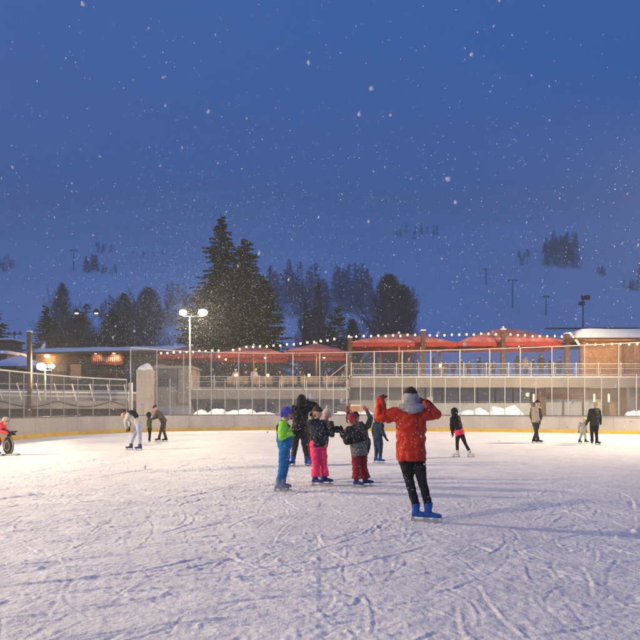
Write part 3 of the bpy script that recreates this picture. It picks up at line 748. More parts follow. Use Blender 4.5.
# lift pylons on the slope
def on_hill(u, v):
    for y in np.arange(90, 600, 1.0):
        p = P(u, v, y)
        if p.z <= hill_h(p.x, y): return p
    return P(u, v, 400)
for u, v0, v1, lab in ((73.5,250,270,'faint T-shaped lift pylon on the misty slope, above the left trees'),(512.5,280,309,'tallest faint lift pylon on the slope right of centre'),(486,269,286,'faint lift pylon high on the slope above the red parasols'),(546,296,315,'small lift pylon low on the slope near the unlit flood mast')):
    b = on_hill(u, v1); H = (v1-v0)*b.y/640
    r = thing('lift_pylon', lab, 'lift pylon', tuple(b), 0, 'ski lift pylons on the slope')
    MB().tube((0,0,-2),(0,0,H), .20,.13, 8).build('mast', M['pylon'], r); MB().box((0,0,H), (H*.30,.16,.16)).build('crossarm', M['pylon'], r)
    for sx in (-1,1): MB().box((sx*H*.14,0,H-.25), (.3,1.2,.2)).build('roller_set', M['pylon'], r)

# ------------------------------------------------------------------ trees
def spruce_mesh(H, rad, seed, whorls, dens=1.0, droop=.35, shape=.8, leanx=0.):
    """fine foliage faces and limbs of a spruce of height H (base at 0)"""
    rng = random.Random(seed); leaf = MB(); limb = MB()
    for w in range(whorls):
        t = (w+.5)/whorls; z = H*(.08+.91*t); R0 = rad*(1-t)**shape*(.82+.36*mn.noise(Vector((seed, t*9, 0)))+.18)
        nb = int((7+5*(1-t))*dens)
        for b in range(nb):
            a = rng.uniform(0, 2*PI); L_ = max(.35, R0*rng.uniform(.62, 1.18)); 
            if rng.random() < .08: L_ *= 1.25
            d = Vector((math.cos(a), math.sin(a), 0)); pts = []; zj = z+rng.uniform(-.7,.7)*H/whorls; zj = min(zj, H*.995)
            up = .35*t-.05
            for k in range(5):
                s_ = k/4; pts.append(Vector((leanx*z, 0, zj))+d*L_*s_+Vector((0,0, L_*(up*s_-droop*s_*s_+.20*droop*s_**4*2))))
            limb.tube(pts[0], pts[2], .05*(1-t)+.02, .02, 3, False); limb.tube(pts[2], pts[4], .02, .008, 3, False)
            side = d.cross(Vector((0,0,1)))
            n = int(6+L_*9)
            for k in range(n):
                s_ = .12+.88*(k+rng.random())/n; i = min(3, int(s_*4)); p = pts[i].lerp(pts[i+1], s_*4-i)
                for sg_ in (-1, 1):
                    tl = (.22+.40*L_*.28*(1-s_*.65))*rng.uniform(.6, 1.25)
                    q = p+side*sg_*tl*rng.uniform(.6,1)+d*tl*rng.uniform(.2,.9)+Vector((0,0,-tl*rng.uniform(.15,.75)))
                    e = (q-p); ww = Vector((rng.uniform(-1,1), rng.uniform(-1,1), rng.uniform(-1,1))).cross(e).normalized()*rng.uniform(.05,.11)
                    m_ = p.lerp(q, .5)
                    leaf.quadmesh([p, m_+ww, q, m_-ww], [(0,1,2,3)])
    # leader
    leaf.tube((leanx*H,0,H*.96),(leanx*H,0,H*1.02), .06,.01, 4)
    return leaf, limb
def conifer(name, label, u, v_top, Y, rad, seed, whorls=46, dens=1., mat_='needle', shape=.8, droop=.35, zb=None, group=None):
    b = P(u, 380, Y); zb = (max(0, hill_h(b.x, Y)) if zb is None else zb); H = P(u, v_top, Y).z-zb
    leaf, limb = spruce_mesh(H, rad, seed, whorls, dens, droop, shape)
    r = thing(name, label, 'tree', (b.x, Y, zb-.2), 0, group)
    tr = MB(); tr.tube((0,0,0),(0,0,H*.5), .30*H/20, .17*H/20, 9).tube((0,0,H*.5),(0,0,H), .17*H/20, .02, 9); tr.v += []; tr.build('trunk', M['bark'], r, True)
    limb.build('limbs', M['bark'], r); leaf.build('crown', M[mat_], r)
    return r
def bare_mesh(H, spread, seed, levels=5, up=.6, th=.16, minlen=.35):
    rng = random.Random(seed); mb = MB(); tr = MB()
    def grow(p, d, L_, r, lv):
        q = p+d*L_; (tr if lv == levels else mb).tube(p, q, max(r,.012), max(r*.62,.010), 5 if lv > 2 else 3, False)
        if lv == 0 or L_ < minlen: return
        n = rng.choice((4,5)) if lv < levels else 11
        for k in range(n):
            s_ = rng.uniform(.25, 1.0) if lv < levels else .22+.78*k/(n-1)
            ax = Vector((rng.gauss(0,1), rng.gauss(0,1), rng.gauss(0,.5))).normalized()
            nd = (d*(up+.15)+ax*spread*rng.uniform(.6,1.1)+Vector((0,0,.22*up))).normalized()
            grow(p+d*L_*s_, nd, L_*rng.uniform(.42,.66) if lv < levels else H*rng.uniform(.24,.40)*(1.15-.5*s_), r*.5*(1-.3*s_), lv-1)
        if lv < levels: grow(q, (d+Vector((rng.gauss(0,.15), rng.gauss(0,.15), .05))).normalized(), L_*.6, r*.55, lv-1)
    grow(Vector((0,0,0)), Vector((rng.uniform(-.04,.04), 0, 1)).normalized(), H*.62, th, levels)
    return mb, tr
def bare_tree(name, label, u, v_top, Y, spread, seed, mat_='twig', up=.6, levels=5, sx=1., group=None, zb=None, crown=None):
    b = P(u, 380, Y); zb = max(0, hill_h(b.x, Y)) if zb is None else zb; H = P(u, v_top, Y).z-zb
    mb, tr = bare_mesh(H, spread, seed, levels, up, .018*H)
    top = max(v[2] for v in mb.v); k = H/top
    mb.v = [(v[0]*sx, v[1]*sx, v[2]*k) for v in mb.v]; tr.v = [(v[0]*sx, v[1]*sx, v[2]*k) for v in tr.v]
    if crown:      # fine twigs filling an uneven crown
        w, n_, pointed = crown; rg = random.Random(seed+5)
        for i in range(n_):
            t = rg.random()**.8; z = H*(.16+.83*t); prof = (math.sin(PI*min(1, (t*.84+.16)))**.5 if not pointed else (1-t)**.55*(.5+.5*min(1, t*4)))
            a = rg.uniform(0, 2*PI); q = rg.random()**.45*(.78+.5*mn.noise(Vector((math.cos(a)*1.6, math.sin(a)*1.6, t*5+seed))))
            p = Vector((math.cos(a), math.sin(a), 0))*w*prof*q+Vector((0,0,z)); d = Vector((math.cos(a)*.55+rg.gauss(0,.35), math.sin(a)*.55+rg.gauss(0,.35), .8+rg.gauss(0,.3))).normalized()
            mb.tube(p-d*rg.uniform(.3,.7), p+d*rg.uniform(.25,.6), .022, .009, 3, False)
    r = thing(name, label, 'tree', (b.x, Y, zb-.2), random.uniform(0,6), group)
    tr.build('trunk', M['bark'], r, True); mb.build('crown', M[mat_], r)
    return r
conifer('spruce', 'tallest dark spruce behind the blazing floodlight mast', 221, 213, 68, 5.6, 3, 54, 1.25, shape=.78, droop=.42)
conifer('spruce', 'bushy dark spruce close against the right side of the tallest one', 245, 237, 70, 4.9, 8, 50, 1.5, 'needle2', shape=.60, droop=.25)
conifer('spruce', 'broad lower spruce at the right edge of the tall dark group', 263, 274, 69, 3.6, 15, 40, 1.6, 'needle2', shape=.5, droop=.22)
conifer('spruce', 'low bushy spruce at the left foot of the tallest spruce', 196, 296, 67, 3.9, 21, 32, 1.3, 'needle2', shape=.5, droop=.3)
conifer('spruce', 'small frosted fir above the chalet roof, left of the lit double lamp post', 46, 304, 85, 4.6, 31, 36, 1.2, shape=.85, droop=.3)
conifer('spruce', 'dark fir cut by the left edge of the photo', -5, 298, 82, 3.6, 41, 34, 1.2, shape=.8)
conifer('spruce', 'dark uneven pine right beside the frosted poplar, above the parasols', 338, 304, 76, 2.6, 51, 26, 1.1, 'needle2', shape=.45, droop=.15)
bare_tree('poplar', 'pale frosted narrow poplar left of the dark uneven pine', 318, 281, 92, .42, 61, crown=(1.9, 3500, 1), up=1.0, sx=.62)
bare_tree('poplar', 'second frosted poplar, slightly lower, leaning into the first', 306, 300, 94, .42, 62, crown=(1.7, 2800, 1), up=1.0, sx=.6)
bare_tree('bare_tree', 'large round frosted tree behind the first upper parasol', 389, 273, 96, .62, 63, crown=(4.2, 11000, 0), up=.75, sx=.72)
bare_tree('bare_tree', 'smaller frosted tree at the right shoulder of the large round one', 404, 284, 97, .6, 64, crown=(2.9, 5500, 0), up=.75, sx=.6)
bare_tree('bare_tree', 'bare frosted tree right behind the small fir at left', 62, 282, 105, .6, 65, crown=(2.4, 3500, 0), up=.7, sx=.62)
bare_tree('bare_tree', 'wide bare shrubby tree over the chalet roof below the lit double lamp post', 80, 312, 88, .8, 66, 'twigdark', crown=(3.6, 4500, 0), up=.45, sx=1.0)
bare_tree('bare_tree', 'bare shrubby tree over the chalet roof, right of the lit double lamp post', 112, 310, 90, .8, 67, 'twigdark', crown=(3.4, 4500, 0), up=.45, sx=.95)
bare_tree('bare_tree', 'misty bare tree with a wide crown left of the tallest spruce', 148, 286, 125, .65, 68, crown=(4.2, 6500, 0), up=.65, sx=.75)
bare_tree('bare_tree', 'misty bare tree farther left above the chalet, beside the wide-crowned one', 124, 292, 128, .65, 69, crown=(3.2, 4500, 0), up=.65, sx=.7)
bare_tree('bare_tree', 'leafless tree behind the parasol next to the stepped handrail', 352, 318, 84, .7, 70, 'twigdark', crown=(2.2, 2500, 0), up=.5, sx=.8)
bare_tree('bare_tree', 'leafless dark bush seen between the kiosk roof and the floodlight pole', 175, 330, 74, .8, 71, 'twigdark', up=.4, sx=1.1)
bare_tree('bare_tree', 'small leafless tree beyond the gap under the lower parasols', 300, 352, 64, .8, 72, 'twigdark', up=.4, sx=1.2)
bare_tree('bare_tree', 'small leafless tree seen low behind the left parasol', 240, 350, 63, .8, 73, 'twigdark', up=.4, sx=1.3)

# woods high on the slope: far-off masses
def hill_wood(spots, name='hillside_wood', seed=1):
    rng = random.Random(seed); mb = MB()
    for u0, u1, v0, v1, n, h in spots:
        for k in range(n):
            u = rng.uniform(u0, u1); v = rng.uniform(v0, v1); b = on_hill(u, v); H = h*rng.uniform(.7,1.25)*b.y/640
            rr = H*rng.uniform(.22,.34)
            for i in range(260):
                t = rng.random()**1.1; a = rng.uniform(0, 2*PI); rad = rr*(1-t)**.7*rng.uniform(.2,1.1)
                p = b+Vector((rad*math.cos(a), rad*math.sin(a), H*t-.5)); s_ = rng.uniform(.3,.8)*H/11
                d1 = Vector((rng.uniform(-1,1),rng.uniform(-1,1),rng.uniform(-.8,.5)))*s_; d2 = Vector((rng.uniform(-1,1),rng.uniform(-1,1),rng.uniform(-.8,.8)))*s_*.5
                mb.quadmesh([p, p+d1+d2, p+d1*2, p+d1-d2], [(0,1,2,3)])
    o = mb.build(name, mat('snowy_hazed_firs', (.30,.33,.39), .95, .2, .05)); tag(o, 'faint dark clumps of firs on the misty ski slope', 'wood', kind='stuff')  # pale blue-grey: snow on the firs plus haze fade put into the colour
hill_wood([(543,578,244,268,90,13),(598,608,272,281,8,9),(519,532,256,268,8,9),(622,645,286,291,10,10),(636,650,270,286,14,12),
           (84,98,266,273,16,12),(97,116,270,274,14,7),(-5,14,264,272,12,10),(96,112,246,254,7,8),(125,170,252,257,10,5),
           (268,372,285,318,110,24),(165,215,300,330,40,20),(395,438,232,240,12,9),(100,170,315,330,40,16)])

# ------------------------------------------------------------------ snow heaps behind the boards, box
def heap(label, blobs, Y):
    c = P((blobs[0][0]+blobs[-1][0])/2, 414, Y); r = MB()
    for u0, u1, v in blobs:
        a = P(u0, v, Y); b = P(u1, v, Y); zz = a.z
        r.ball(((a.x+b.x)/2-c.x, random.uniform(-.2,.2), .0), ((b.x-a.x)/2*1.15, .9, zz), 20, 12)
    me = remesh(r, .07, 3, .10, 1.6, seed=c.x); o = put(me, 'snow_heap', M['snow'], None); o.location = (c.x, Y, 0)
    tag(o, label, 'snow heap')
heap('long low snow heap behind the boards between mast and blue-capped child', [(190,212,409.5),(205,230,408.5),(222,250,410),(245,282,411.5),(228,262,409)], 46.3)
heap('snow heap behind the boards right of the small girl in a hooded jacket', [(468,490,408),(484,510,406.5),(500,524,406),(505,518,404.6),(455,478,409.5)], 45.5)
heap('small snow heap behind the boards at the right edge of the photo', [(622,640,411),(630,655,410)], 43)
heap('low heap of snow behind the boards near the orange crate', [(330,352,411.5),(350,380,411),(372,392,412)], 45.5)
oc = thing('orange_crate', 'orange crate with snow on top, seen between the raised pink gloves', 'crate', tuple(P(356,414,46)))
oc.location.z = 0
z0_, z1_ = P(0,410.5,46).z, P(0,406.2,46).z
MB().box((0,0,(z0_+z1_)/2), (.80,.5,z1_-z0_)).build('box', mat('orange_paint', (.55,.25,.04), .6, .2, 5), oc, bevel=.02); MB().box((0,0,z1_+.05), (.78,.5,.1)).build('snow_cap', M['snow'], oc, bevel=.04)
for x in (-.33,.33): MB().box((x,0,z0_/2), (.07,.4,z0_)).build('leg', M['wood'], oc)

# ------------------------------------------------------------------ terrace furniture
def bench(label, u, Y, z0, w=1.9):
    p = P(u, 0, Y); r = thing('wooden_bench', label, 'bench', (p.x, Y, z0), 0, 'wooden benches on the lower terrace')
    MB().box((0,0,.45), (w,.42,.06)).build('seat', M['tan'], r); MB().box((0,-.22,.72), (w,.05,.55)).build('backrest', M['tan'], r)
    for x in (-w/2+.1, w/2-.1): MB().box((x,0,.21), (.07,.4,.42)).build('leg', M['wood'], r)
    return r
for u, lab in ((238,'tan bench at the left end of the lower terrace, under the left lantern'),(262,'tan bench below the middle lantern of the lower terrace'),(290,'tan bench between the middle and right lanterns of the lower terrace'),(308,'tan bench under the right lantern of the lower terrace'),(333,'tan bench nearest the stepped handrail')):
    bench(lab, u, 51.3, 2.99, 1.7)
def table(label, u, Y, z0, lampz=.95):
    p = P(u, 0, Y); r = thing('table', label, 'table', (p.x, Y, z0))
    MB().box((0,0,.95), (1.1,.7,.05)).build('table_top', M['tan'], r)
    for x in (-.45,.45):
        for y in (-.28,.28): MB().box((x,y,.46), (.06,.06,.92)).build('leg', M['wood'], r)
for u, n in ((236,'left'),(268,'middle'),(309,'right')):
    table(f'small wooden terrace table carrying the {n} lantern', u, 52.4, 2.99)
    p = P(u, 0, 52.4); r = thing('lantern', f'{n} small glowing lantern on a table behind the lower railing', 'lantern', (p.x, 52.4, 3.967))
    MB().box((0,0,.02), (.22,.22,.04)).box((0,0,.34), (.22,.22,.04)).build('frame', M['black'], r); MB().tube((0,0,.04),(0,0,.30), .08,.08, 8).build('glow', M['lantern'], r)
    light('POINT', (p.x, 52.1, 4.2), 22, WARM, .1)
p = P(484,372,52); r = thing('lantern', 'small lantern glowing low under the wide upper parasol', 'lantern', (P(440,0,52.3).x, 52.3, ZT+.92))
MB().box((0,0,.02), (.2,.2,.04)).box((0,0,.32), (.2,.2,.04)).build('frame', M['black'], r); MB().tube((0,0,.04),(0,0,.28), .07,.07, 8).build('glow', M['lantern'], r)
table('dark table with a lantern on the upper terrace', 440, 52.3, ZT+.1-.16)
# lamps under the parasols (the glow the photograph shows on the terraces)
for u, z0, pw, lab in ((259,2.99,330,'left lower'),(318,2.99,330,'right lower'),(402,ZT+.1,330,'left upper'),(513,ZT+.1,330,'right upper')):
    Y = 53.0; zz = z0+2.7; p = P(u,0,Y)
    r = thing('hanging_lamp', f'small warm lamp hanging under the {lab} parasol', 'lamp', (p.x+.5, Y, zz))
    MB().tube((0,0,.12),(0,0,.35), .01).build('cord', M['black'], r); MB().tube((0,0,0),(0,0,.12), .16,.05, 10).build('shade', M['black'], r); MB().ball((0,0,-.03), .06).build('bulb', M['bulb'], r, True)
    light('POINT', (p.x+.5, Y, zz-.15), pw, WARM, .1)
# lamp reflections in the arcade glazing, built as added glowing bars with lights
for u, lab in ((533.5,'left'),(594,'middle'),(608.5,'right')):
    p = P(u, 398, 51.7); r = thing('lamp_reflection', f'{lab} glowing bar imitating a lamp reflection in the arcade glass, right', 'lamp', tuple(p), 0, 'imitated lamp reflections in the arcade')
    MB().box((0,.02,0), (.10,.06,.7)).build('glow_backing', M['frame'], r); MB().tube((0,-.06,-.3),(0,-.06,.3), .045,.045, 8).build('tube', mat('reflection_glow', (1,.8,.5), .4, 0, 1, emit=(1,.72,.38), es=7), r)
    light('POINT', (p.x, 51.2, p.z+.3), 30, (1,.7,.42), .15)  # light added beside each imitated reflection
pb = thing('reflection_panel', 'orange-brown panel imitating a warm reflection high in the arcade windows', 'panel', tuple(P(560,396,53.6)))  # orange reflection in the glazing, put in as a coloured board
MB().box((0,0,0), (2.3,.05,.45)).build('board', mat('reflection_orange', (.5,.22,.10), .6), pb)

# ------------------------------------------------------------------ people
def V3(p): return Vector(p)
def pose(h, th, **ov):
    """standing pose, height h, facing angle th (0 = away from the camera, -90 = towards image right)"""
    k = h/1.75; f = Vector((-math.sin(R(th)), math.cos(R(th)), 0)); s = Vector((math.cos(R(th)), math.sin(R(th)), 0))
    J = dict(head=Vector((0,0,1.63*k)), neck=Vector((0,0,1.46*k)))
    for n_, sg_ in (('L',-1),('R',1)):
        J['sh'+n_] = s*sg_*.17*k+Vector((0,0,1.40*k)); J['el'+n_] = s*sg_*.25*k+Vector((0,0,1.12*k)); J['wr'+n_] = s*sg_*.25*k+f*.08*k+Vector((0,0,.87*k))
        J['hip'+n_] = s*sg_*.09*k+Vector((0,0,.90*k)); J['kn'+n_] = s*sg_*.10*k+f*.03*k+Vector((0,0,.50*k)); J['an'+n_] = s*sg_*.11*k+Vector((0,0,.15*k))
    for key, v in ov.items():
        if key in J: J[key] = Vector((v[0], J[key].y, v[1])) if len(v) == 2 else Vector(v)
    J['f'] = f; J['s'] = s; J['k'] = k; return J

def glove(mb, wr, d, pal, k, curl=.5, spread=.016):
    """palm, four fingers and a thumb; d = hand direction, pal = palm normal"""
    d = d.normalized(); pal = (pal-d*pal.dot(d)).normalized(); sd = d.cross(pal)
    c = wr+d*.05*k
    mb.loft([(wr, sd*.028*k, pal*.022*k), (wr+d*.04*k, sd*.042*k, pal*.022*k), (wr+d*.09*k, sd*.043*k, pal*.018*k)])
    for i, L_ in enumerate((.072,.082,.076,.06)):
        b = wr+d*.085*k+sd*(i-1.5)*.021*k; d1 = (d+pal*curl*.5+sd*(i-1.5)*.08).normalized(); m_ = b+d1*L_*k*.55; e = m_+(d+pal*curl*1.6).normalized()*L_*k*.5
        mb.tube(b, m_, .0115*k, .0108*k, 8); mb.ball(m_, .0108*k, 8, 6); mb.tube(m_, e, .0108*k, .009*k, 8); mb.ball(e, .009*k, 8, 6)
    b = wr+d*.025*k+sd*-.035*k; m_ = b+(d*.6-sd*.9+pal*.3).normalized()*.045*k; e = m_+(d*.9-sd*.3+pal*.5).normalized()*.035*k
    mb.tube(b, m_, .015*k, .013*k, 8); mb.ball(m_, .013*k, 8, 6); mb.tube(m_, e, .013*k, .010*k, 8); mb.ball(e, .010*k, 8, 6)

def flecks(o, n, parent, seed=1, size=.006):
    '''snowflakes that have settled on a garment'''
    rg = random.Random(seed); mb = MB(); vs = o.data.vertices
    for i in range(n):
        v = rg.choice(vs); sz = size*rg.uniform(.5, 1.5); mb.ball(v.co+v.normal*.001, (sz*rg.uniform(.6,1), sz*rg.uniform(.6,1), sz*rg.uniform(.8,1.7)), 6, 4)
    f = mb.build('settled_snow', M['snow'], parent); f['kind'] = 'stuff'; return f
def limb(mb, pts, rs):
    for (a, ra), (b, rb) in zip(zip(pts, rs), zip(pts[1:], rs[1:])):
        mb.tube(a, b, ra, rb, 14)
    for p_, r_ in zip(pts, rs): mb.ball(p_, r_, 14, 8)

def person(label, u, vf, J, col, curl=.5, boot=1., near=False, group=None, head_dir=None, hat='beanie', bulk=1., legs=1., hem=.10, feet=((1,0),(1,0)), hair=None, blade=True, Y=None, zb=0., handdir=None, palm=None, sleeve=1., extra=None, hemflare=1.0, cat='person'):
    Y = Y or 960/(vf-HZ); X = (u-320)/640*Y
    r = thing('person', label, cat, (X, Y, zb), 0, group)
    k = J['k']; f, s = J['f'], J['s']; vx = .011 if near else .017; hd = (Vector(head_dir).normalized() if head_dir else f)
    hs = Vector((hd.y, -hd.x, 0)).normalized(); up = (J['head']-J['neck']).normalized(); up = (up*.35+Vector((0,0,1))).normalized()
    hk = .55+.45*k      # children have relatively larger heads
    H = J['head']; hip = (J['hipL']+J['hipR'])/2; nk = J['neck']; spine = (nk-hip).normalized(); fr = (f-spine*f.dot(spine)).normalized()
    sh_w = max(.12*k, (J['shR']-J['shL']).length/2)
    # ---- body: one continuous mesh, head to feet
    b = MB()
    b.ball(H+up*.02*hk, (.078*hk, .092*hk, .112*hk), 18, 12)
    b.loft([(H-up*.115*hk+hd*.035*hk, hs*.028*hk, hd*.03*hk), (H-up*.075*hk+hd*.02*hk, hs*.055*hk, hd*.065*hk), (H-up*.02*hk+hd*.012*hk, hs*.070*hk, hd*.082*hk), (H+up*.04*hk+hd*.005*hk, hs*.074*hk, hd*.085*hk)])
    b.ball(H-up*.012*hk+hd*.098*hk, (.013*hk,.013*hk,.018*hk), 8, 6); b.ball(H-up*.028*hk+hd*.104*hk, .014*hk, 8, 6)
    for sg_ in (-1,1): b.ball(H-up*.01*hk+hs*sg_*.080*hk-hd*.01*hk, (.012*hk,.018*hk,.028*hk), 8, 6)
    b.ball(H-up*.066*hk+hd*.085*hk, (.022*hk,.012*hk,.008*hk), 8, 6)
    b.tube(nk-up*.06*k, H-up*.05*hk, .058*k, .05*k, 12)
    b.loft([(hip, s*.13*k, fr*.09*k), (hip.lerp(nk,.4), s*.12*k, fr*.08*k), (hip.lerp(nk,.85), s*.14*k, fr*.09*k), (nk, s*.06*k, fr*.06*k)])
    for n_ in 'LR':
        limb(b, [J['sh'+n_], J['el'+n_], J['wr'+n_]], [.045*k, .036*k, .026*k])
        limb(b, [J['hip'+n_], J['kn'+n_], J['an'+n_]], [.075*k, .052*k, .038*k])
        ft = Vector((*feet[0 if n_ == 'L' else 1], 0)).normalized(); b.loft([(Vector((J['an'+n_].x, J['an'+n_].y, .11))-ft*.03*k, ft.cross(Vector((0,0,1)))*.026*k, Vector((0,0,.025*k))), (Vector((J['an'+n_].x, J['an'+n_].y, .10))+ft*.09*k, ft.cross(Vector((0,0,1)))*.026*k, Vector((0,0,.016*k)))])
        b.tube(J['an'+n_], Vector((J['an'+n_].x, J['an'+n_].y, .11)), .032*k, .028*k, 10)
        if col.get('glove') is None:
            hdv = (handdir or {}).get(n_, (J['wr'+n_]-J['el'+n_]).normalized()); glove(b, J['wr'+n_], Vector(hdv), Vector((palm or {}).get(n_, hd)), k*.95)
    put(remesh(b, vx*.8, 1), 'body', M['skin'], r)
    # ---- trousers
    t = MB(); tl = .105*k*legs
    t.loft([(hip+spine*.10*k, s*.155*k, fr*.115*k), (hip, s*.168*k, fr*.125*k), (hip-Vector((0,0,.09*k)), s*.15*k, fr*.115*k)])
    for n_ in 'LR':
        a_, c_ = J['kn'+n_], J['an'+n_]; limb(t, [J['hip'+n_], J['hip'+n_].lerp(a_,.4), a_, a_.lerp(c_, .80)], [min(tl,.110*k), min(tl,.112*k), .072*k*legs*(1.0), .058*k*(.5+.5*legs)])
        if legs > 1.15: t.tube(a_.lerp(c_,.4), a_.lerp(c_,.95), .070*k*legs, .080*k*legs, 14)
    put(remesh(t, vx, 2, .011*k*legs, 8/k**.5, 1.9, u), 'trousers', col['legs'], r)
    # ---- jacket
    j = MB(); B = bulk; hemc = hip-Vector((0,0,1))*hem*k; hemc.xy = hemc.xy-(spine.xy*hem*k*.5)
    j.loft([(hemc, s*.178*k*B*hemflare, fr*.145*k*B*hemflare), (hip+spine*.02*k, s*.182*k*B, fr*.15*k*B), (hip.lerp(nk,.35), s*.170*k*B, fr*.142*k*B), (hip.lerp(nk,.68), s*.188*k*B, fr*.148*k*B), (hip.lerp(nk,.86), s*(sh_w*.95+.02*k), fr*.115*k*B), (hip.lerp(nk,.96), s*sh_w*.62, fr*.085*k), (nk+spine*.035*k, s*.07*k, fr*.072*k)])
    for n_ in 'LR':
        q = J['wr'+n_]; limb(j, [J['sh'+n_], J['el'+n_], q.lerp(J['el'+n_], .06)], [.088*k*B*sleeve, .070*k*B*sleeve, .052*k*B*sleeve])
        j.tube(q.lerp(J['el'+n_], .12), q, .054*k*B*sleeve, .050*k*B*sleeve, 14)
    jm = remesh(j, vx, 2, .019*k*B, 7.5/k**.5, .8, u+3); jo = put(jm, 'jacket', col['top'], r)
    if col.get('top2'):
        jm.materials.append(col['top2']); z0, z1 = col.get('band', (-.12,.12)); idx = []
        for p_ in jm.polygons:
            q = p_.center-hip; t_ = q.dot(spine)/k; rad = (q-spine*t_*k).length/(k*B)
            idx.append(1 if (z0 < t_ < z1 and rad < .215) else 0)
        jm.polygons.foreach_set('material_index', idx)
    # collar / scarf
    if col.get('collar'):
        c = MB(); c.loft([(nk-up*.05*k, hs*.12*k, hd*.11*k), (nk+up*.02*k, hs*.105*k, hd*.10*k), (nk+up*.08*k, hs*.095*k, hd*.095*k), (nk+up*.11*k-hd*.01, hs*.082*k, hd*.085*k)])
        put(remesh(c, vx, 2, .012*k, 14, 1, 2), 'collar', col['collar'], r)
    # ---- hair and hat
    if hair:
        h_ = MB(); h_.ball(H-hd*.03*hk-up*.015*hk, (.080*hk,.080*hk,.105*hk), 14, 10)
        if hair[1]: h_.loft([(H-hd*.055*hk, hs*.07*hk, hd*.04*hk), (H-hd*.075*hk-up*.16*hk, hs*.075*hk, hd*.035*hk), (H-hd*.085*hk-up*.30*hk, hs*.045*hk, hd*.025*hk)])
        put(remesh(h_, vx*.8, 1, .006, 20), 'hair', hair[0], r)
    c = MB()
    if hat == 'beanie':
        c.loft([(H+up*.035*hk-hd*.004*hk, hs*.092*hk, hd*.106*hk), (H+up*.075*hk-hd*.008*hk, hs*.091*hk, hd*.104*hk), (H+up*.118*hk-hd*.012*hk, hs*.070*hk, hd*.080*hk), (H+up*.148*hk-hd*.014*hk, hs*.030*hk, hd*.035*hk)])
        c.loft([(H+up*.03*hk-hd*.004*hk, hs*.097*hk, hd*.110*hk), (H+up*.058*hk-hd*.006*hk, hs*.097*hk, hd*.110*hk)])
    elif hat == 'earflap':
        c.loft([(H+up*.03*hk-hd*.004*hk, hs*.096*hk, hd*.108*hk), (H+up*.08*hk-hd*.008*hk, hs*.094*hk, hd*.106*hk), (H+up*.125*hk-hd*.012*hk, hs*.068*hk, hd*.078*hk), (H+up*.15*hk, hs*.03*hk, hd*.03*hk)])
        for sg_ in (-1,1): c.loft([(H+up*.05*hk+hs*sg_*.085*hk-hd*.01*hk, hd*.06*hk, hs*.02*hk), (H-up*.06*hk+hs*sg_*.082*hk-hd*.01*hk, hd*.035*hk, hs*.018*hk)])
        c.loft([(H+up*.05*hk-hd*.09*hk, hs*.08*hk, hd*.02*hk), (H-up*.06*hk-hd*.085*hk, hs*.07*hk, hd*.02*hk)])
    elif hat == 'helmet':
        c.loft([(H+up*.0*hk-hd*.02*hk, hs*.108*hk, hd*.115*hk), (H+up*.06*hk-hd*.01*hk, hs*.116*hk, hd*.135*hk), (H+up*.115*hk-hd*.01*hk, hs*.10*hk, hd*.118*hk), (H+up*.155*hk-hd*.01*hk, hs*.055*hk, hd*.065*hk)])
    elif hat == 'hood':
        c.ball(H-hd*.028*hk+up*.012*hk, (.122*hk,.122*hk,.150*hk), 16, 12); c.loft([(H-up*.04*hk-hd*.02*hk, hs*.112*hk, hd*.085*hk), (nk+up*.0*k-hd*.02*k, hs*.12*k, hd*.10*k)])
    elif hat == 'hooddown':
        c.loft([(H+up*.055*hk-hd*.025*hk, hs*.098*hk, hd*.092*hk), (H-up*.01*hk-hd*.035*hk, hs*.106*hk, hd*.10*hk), (H-up*.075*hk-hd*.03*hk, hs*.112*hk, hd*.105*hk), (nk+up*.035*k-hd*.03*hk, hs*.128*hk, hd*.12*hk), (nk-up*.02*k-hd*.03*hk, hs*.125*hk, hd*.12*hk)])
        for q in range(-4, 5): c.ball(nk+hs*(q*.034*hk)+up*(.012+.030*(abs(q)/4)**2)*k-hd*(.105-.075*(abs(q)/4)**2)*hk, (.050*hk,.050*hk,(.058-.012*abs(q)/4)*hk), 12, 8)
        c.ball(nk-hd*.112*hk-up*.012*k, (.085*hk,.04*hk,.045*hk), 12, 8)
    if c.v: put(remesh(c, vx*.8, 2, .009 if hat == 'hooddown' else .008, 9 if hat == 'hooddown' else 16, 2.4 if hat == 'hooddown' else 1, u), 'hood' if 'hood' in hat else ('helmet' if hat == 'helmet' else 'hat'), col['hat'], r)
    if hat == 'hooddown':
        c = MB(); c.loft([(H+up*.03*hk, hs*.09*hk, hd*.102*hk), (H+up*.08*hk, hs*.09*hk, hd*.102*hk), (H+up*.118*hk, hs*.068*hk, hd*.08*hk), (H+up*.142*hk, hs*.03*hk, hd*.03*hk)]); put(remesh(c, vx*.8, 2, .006, 16), 'cap', col['cap'], r)
    if col.get('pompom'): put(remesh(MB().ball(H+up*.175*hk, .04*hk, 10, 8), .012, 1, .012, 40), 'pompom', col['pompom'], r)
    # eyes
    if near and hat != 'hooddown':
        for sg_ in (-1,1): MB().ball(H+up*.012*hk+hd*.088*hk+hs*sg_*.032*hk, .0125*hk, 8, 6).build('eye', M['eye'], r, True)
    # gloves
    if col.get('glove'):
        for n_ in 'LR':
            hdv = (handdir or {}).get(n_, (J['wr'+n_]-J['el'+n_]).normalized()); g_ = MB(); glove(g_, J['wr'+n_], Vector(hdv), Vector((palm or {}).get(n_, hd)), k*1.12, curl)
            q = J['wr'+n_]; g_.tube(q-(q-J['el'+n_]).normalized()*.05*k, q, .042*k, .036*k, 12)
            put(remesh(g_, .007 if near else .012, 1), 'glove', col['glove'], r)
    if near:
        for ch in list(r.children):
            if ch.name.split('.')[0] in ('jacket', 'trousers'): flecks(ch, 130 if ch.name.startswith('jacket') else 50, ch, int(u), .0042 if u > 400 else .0055)
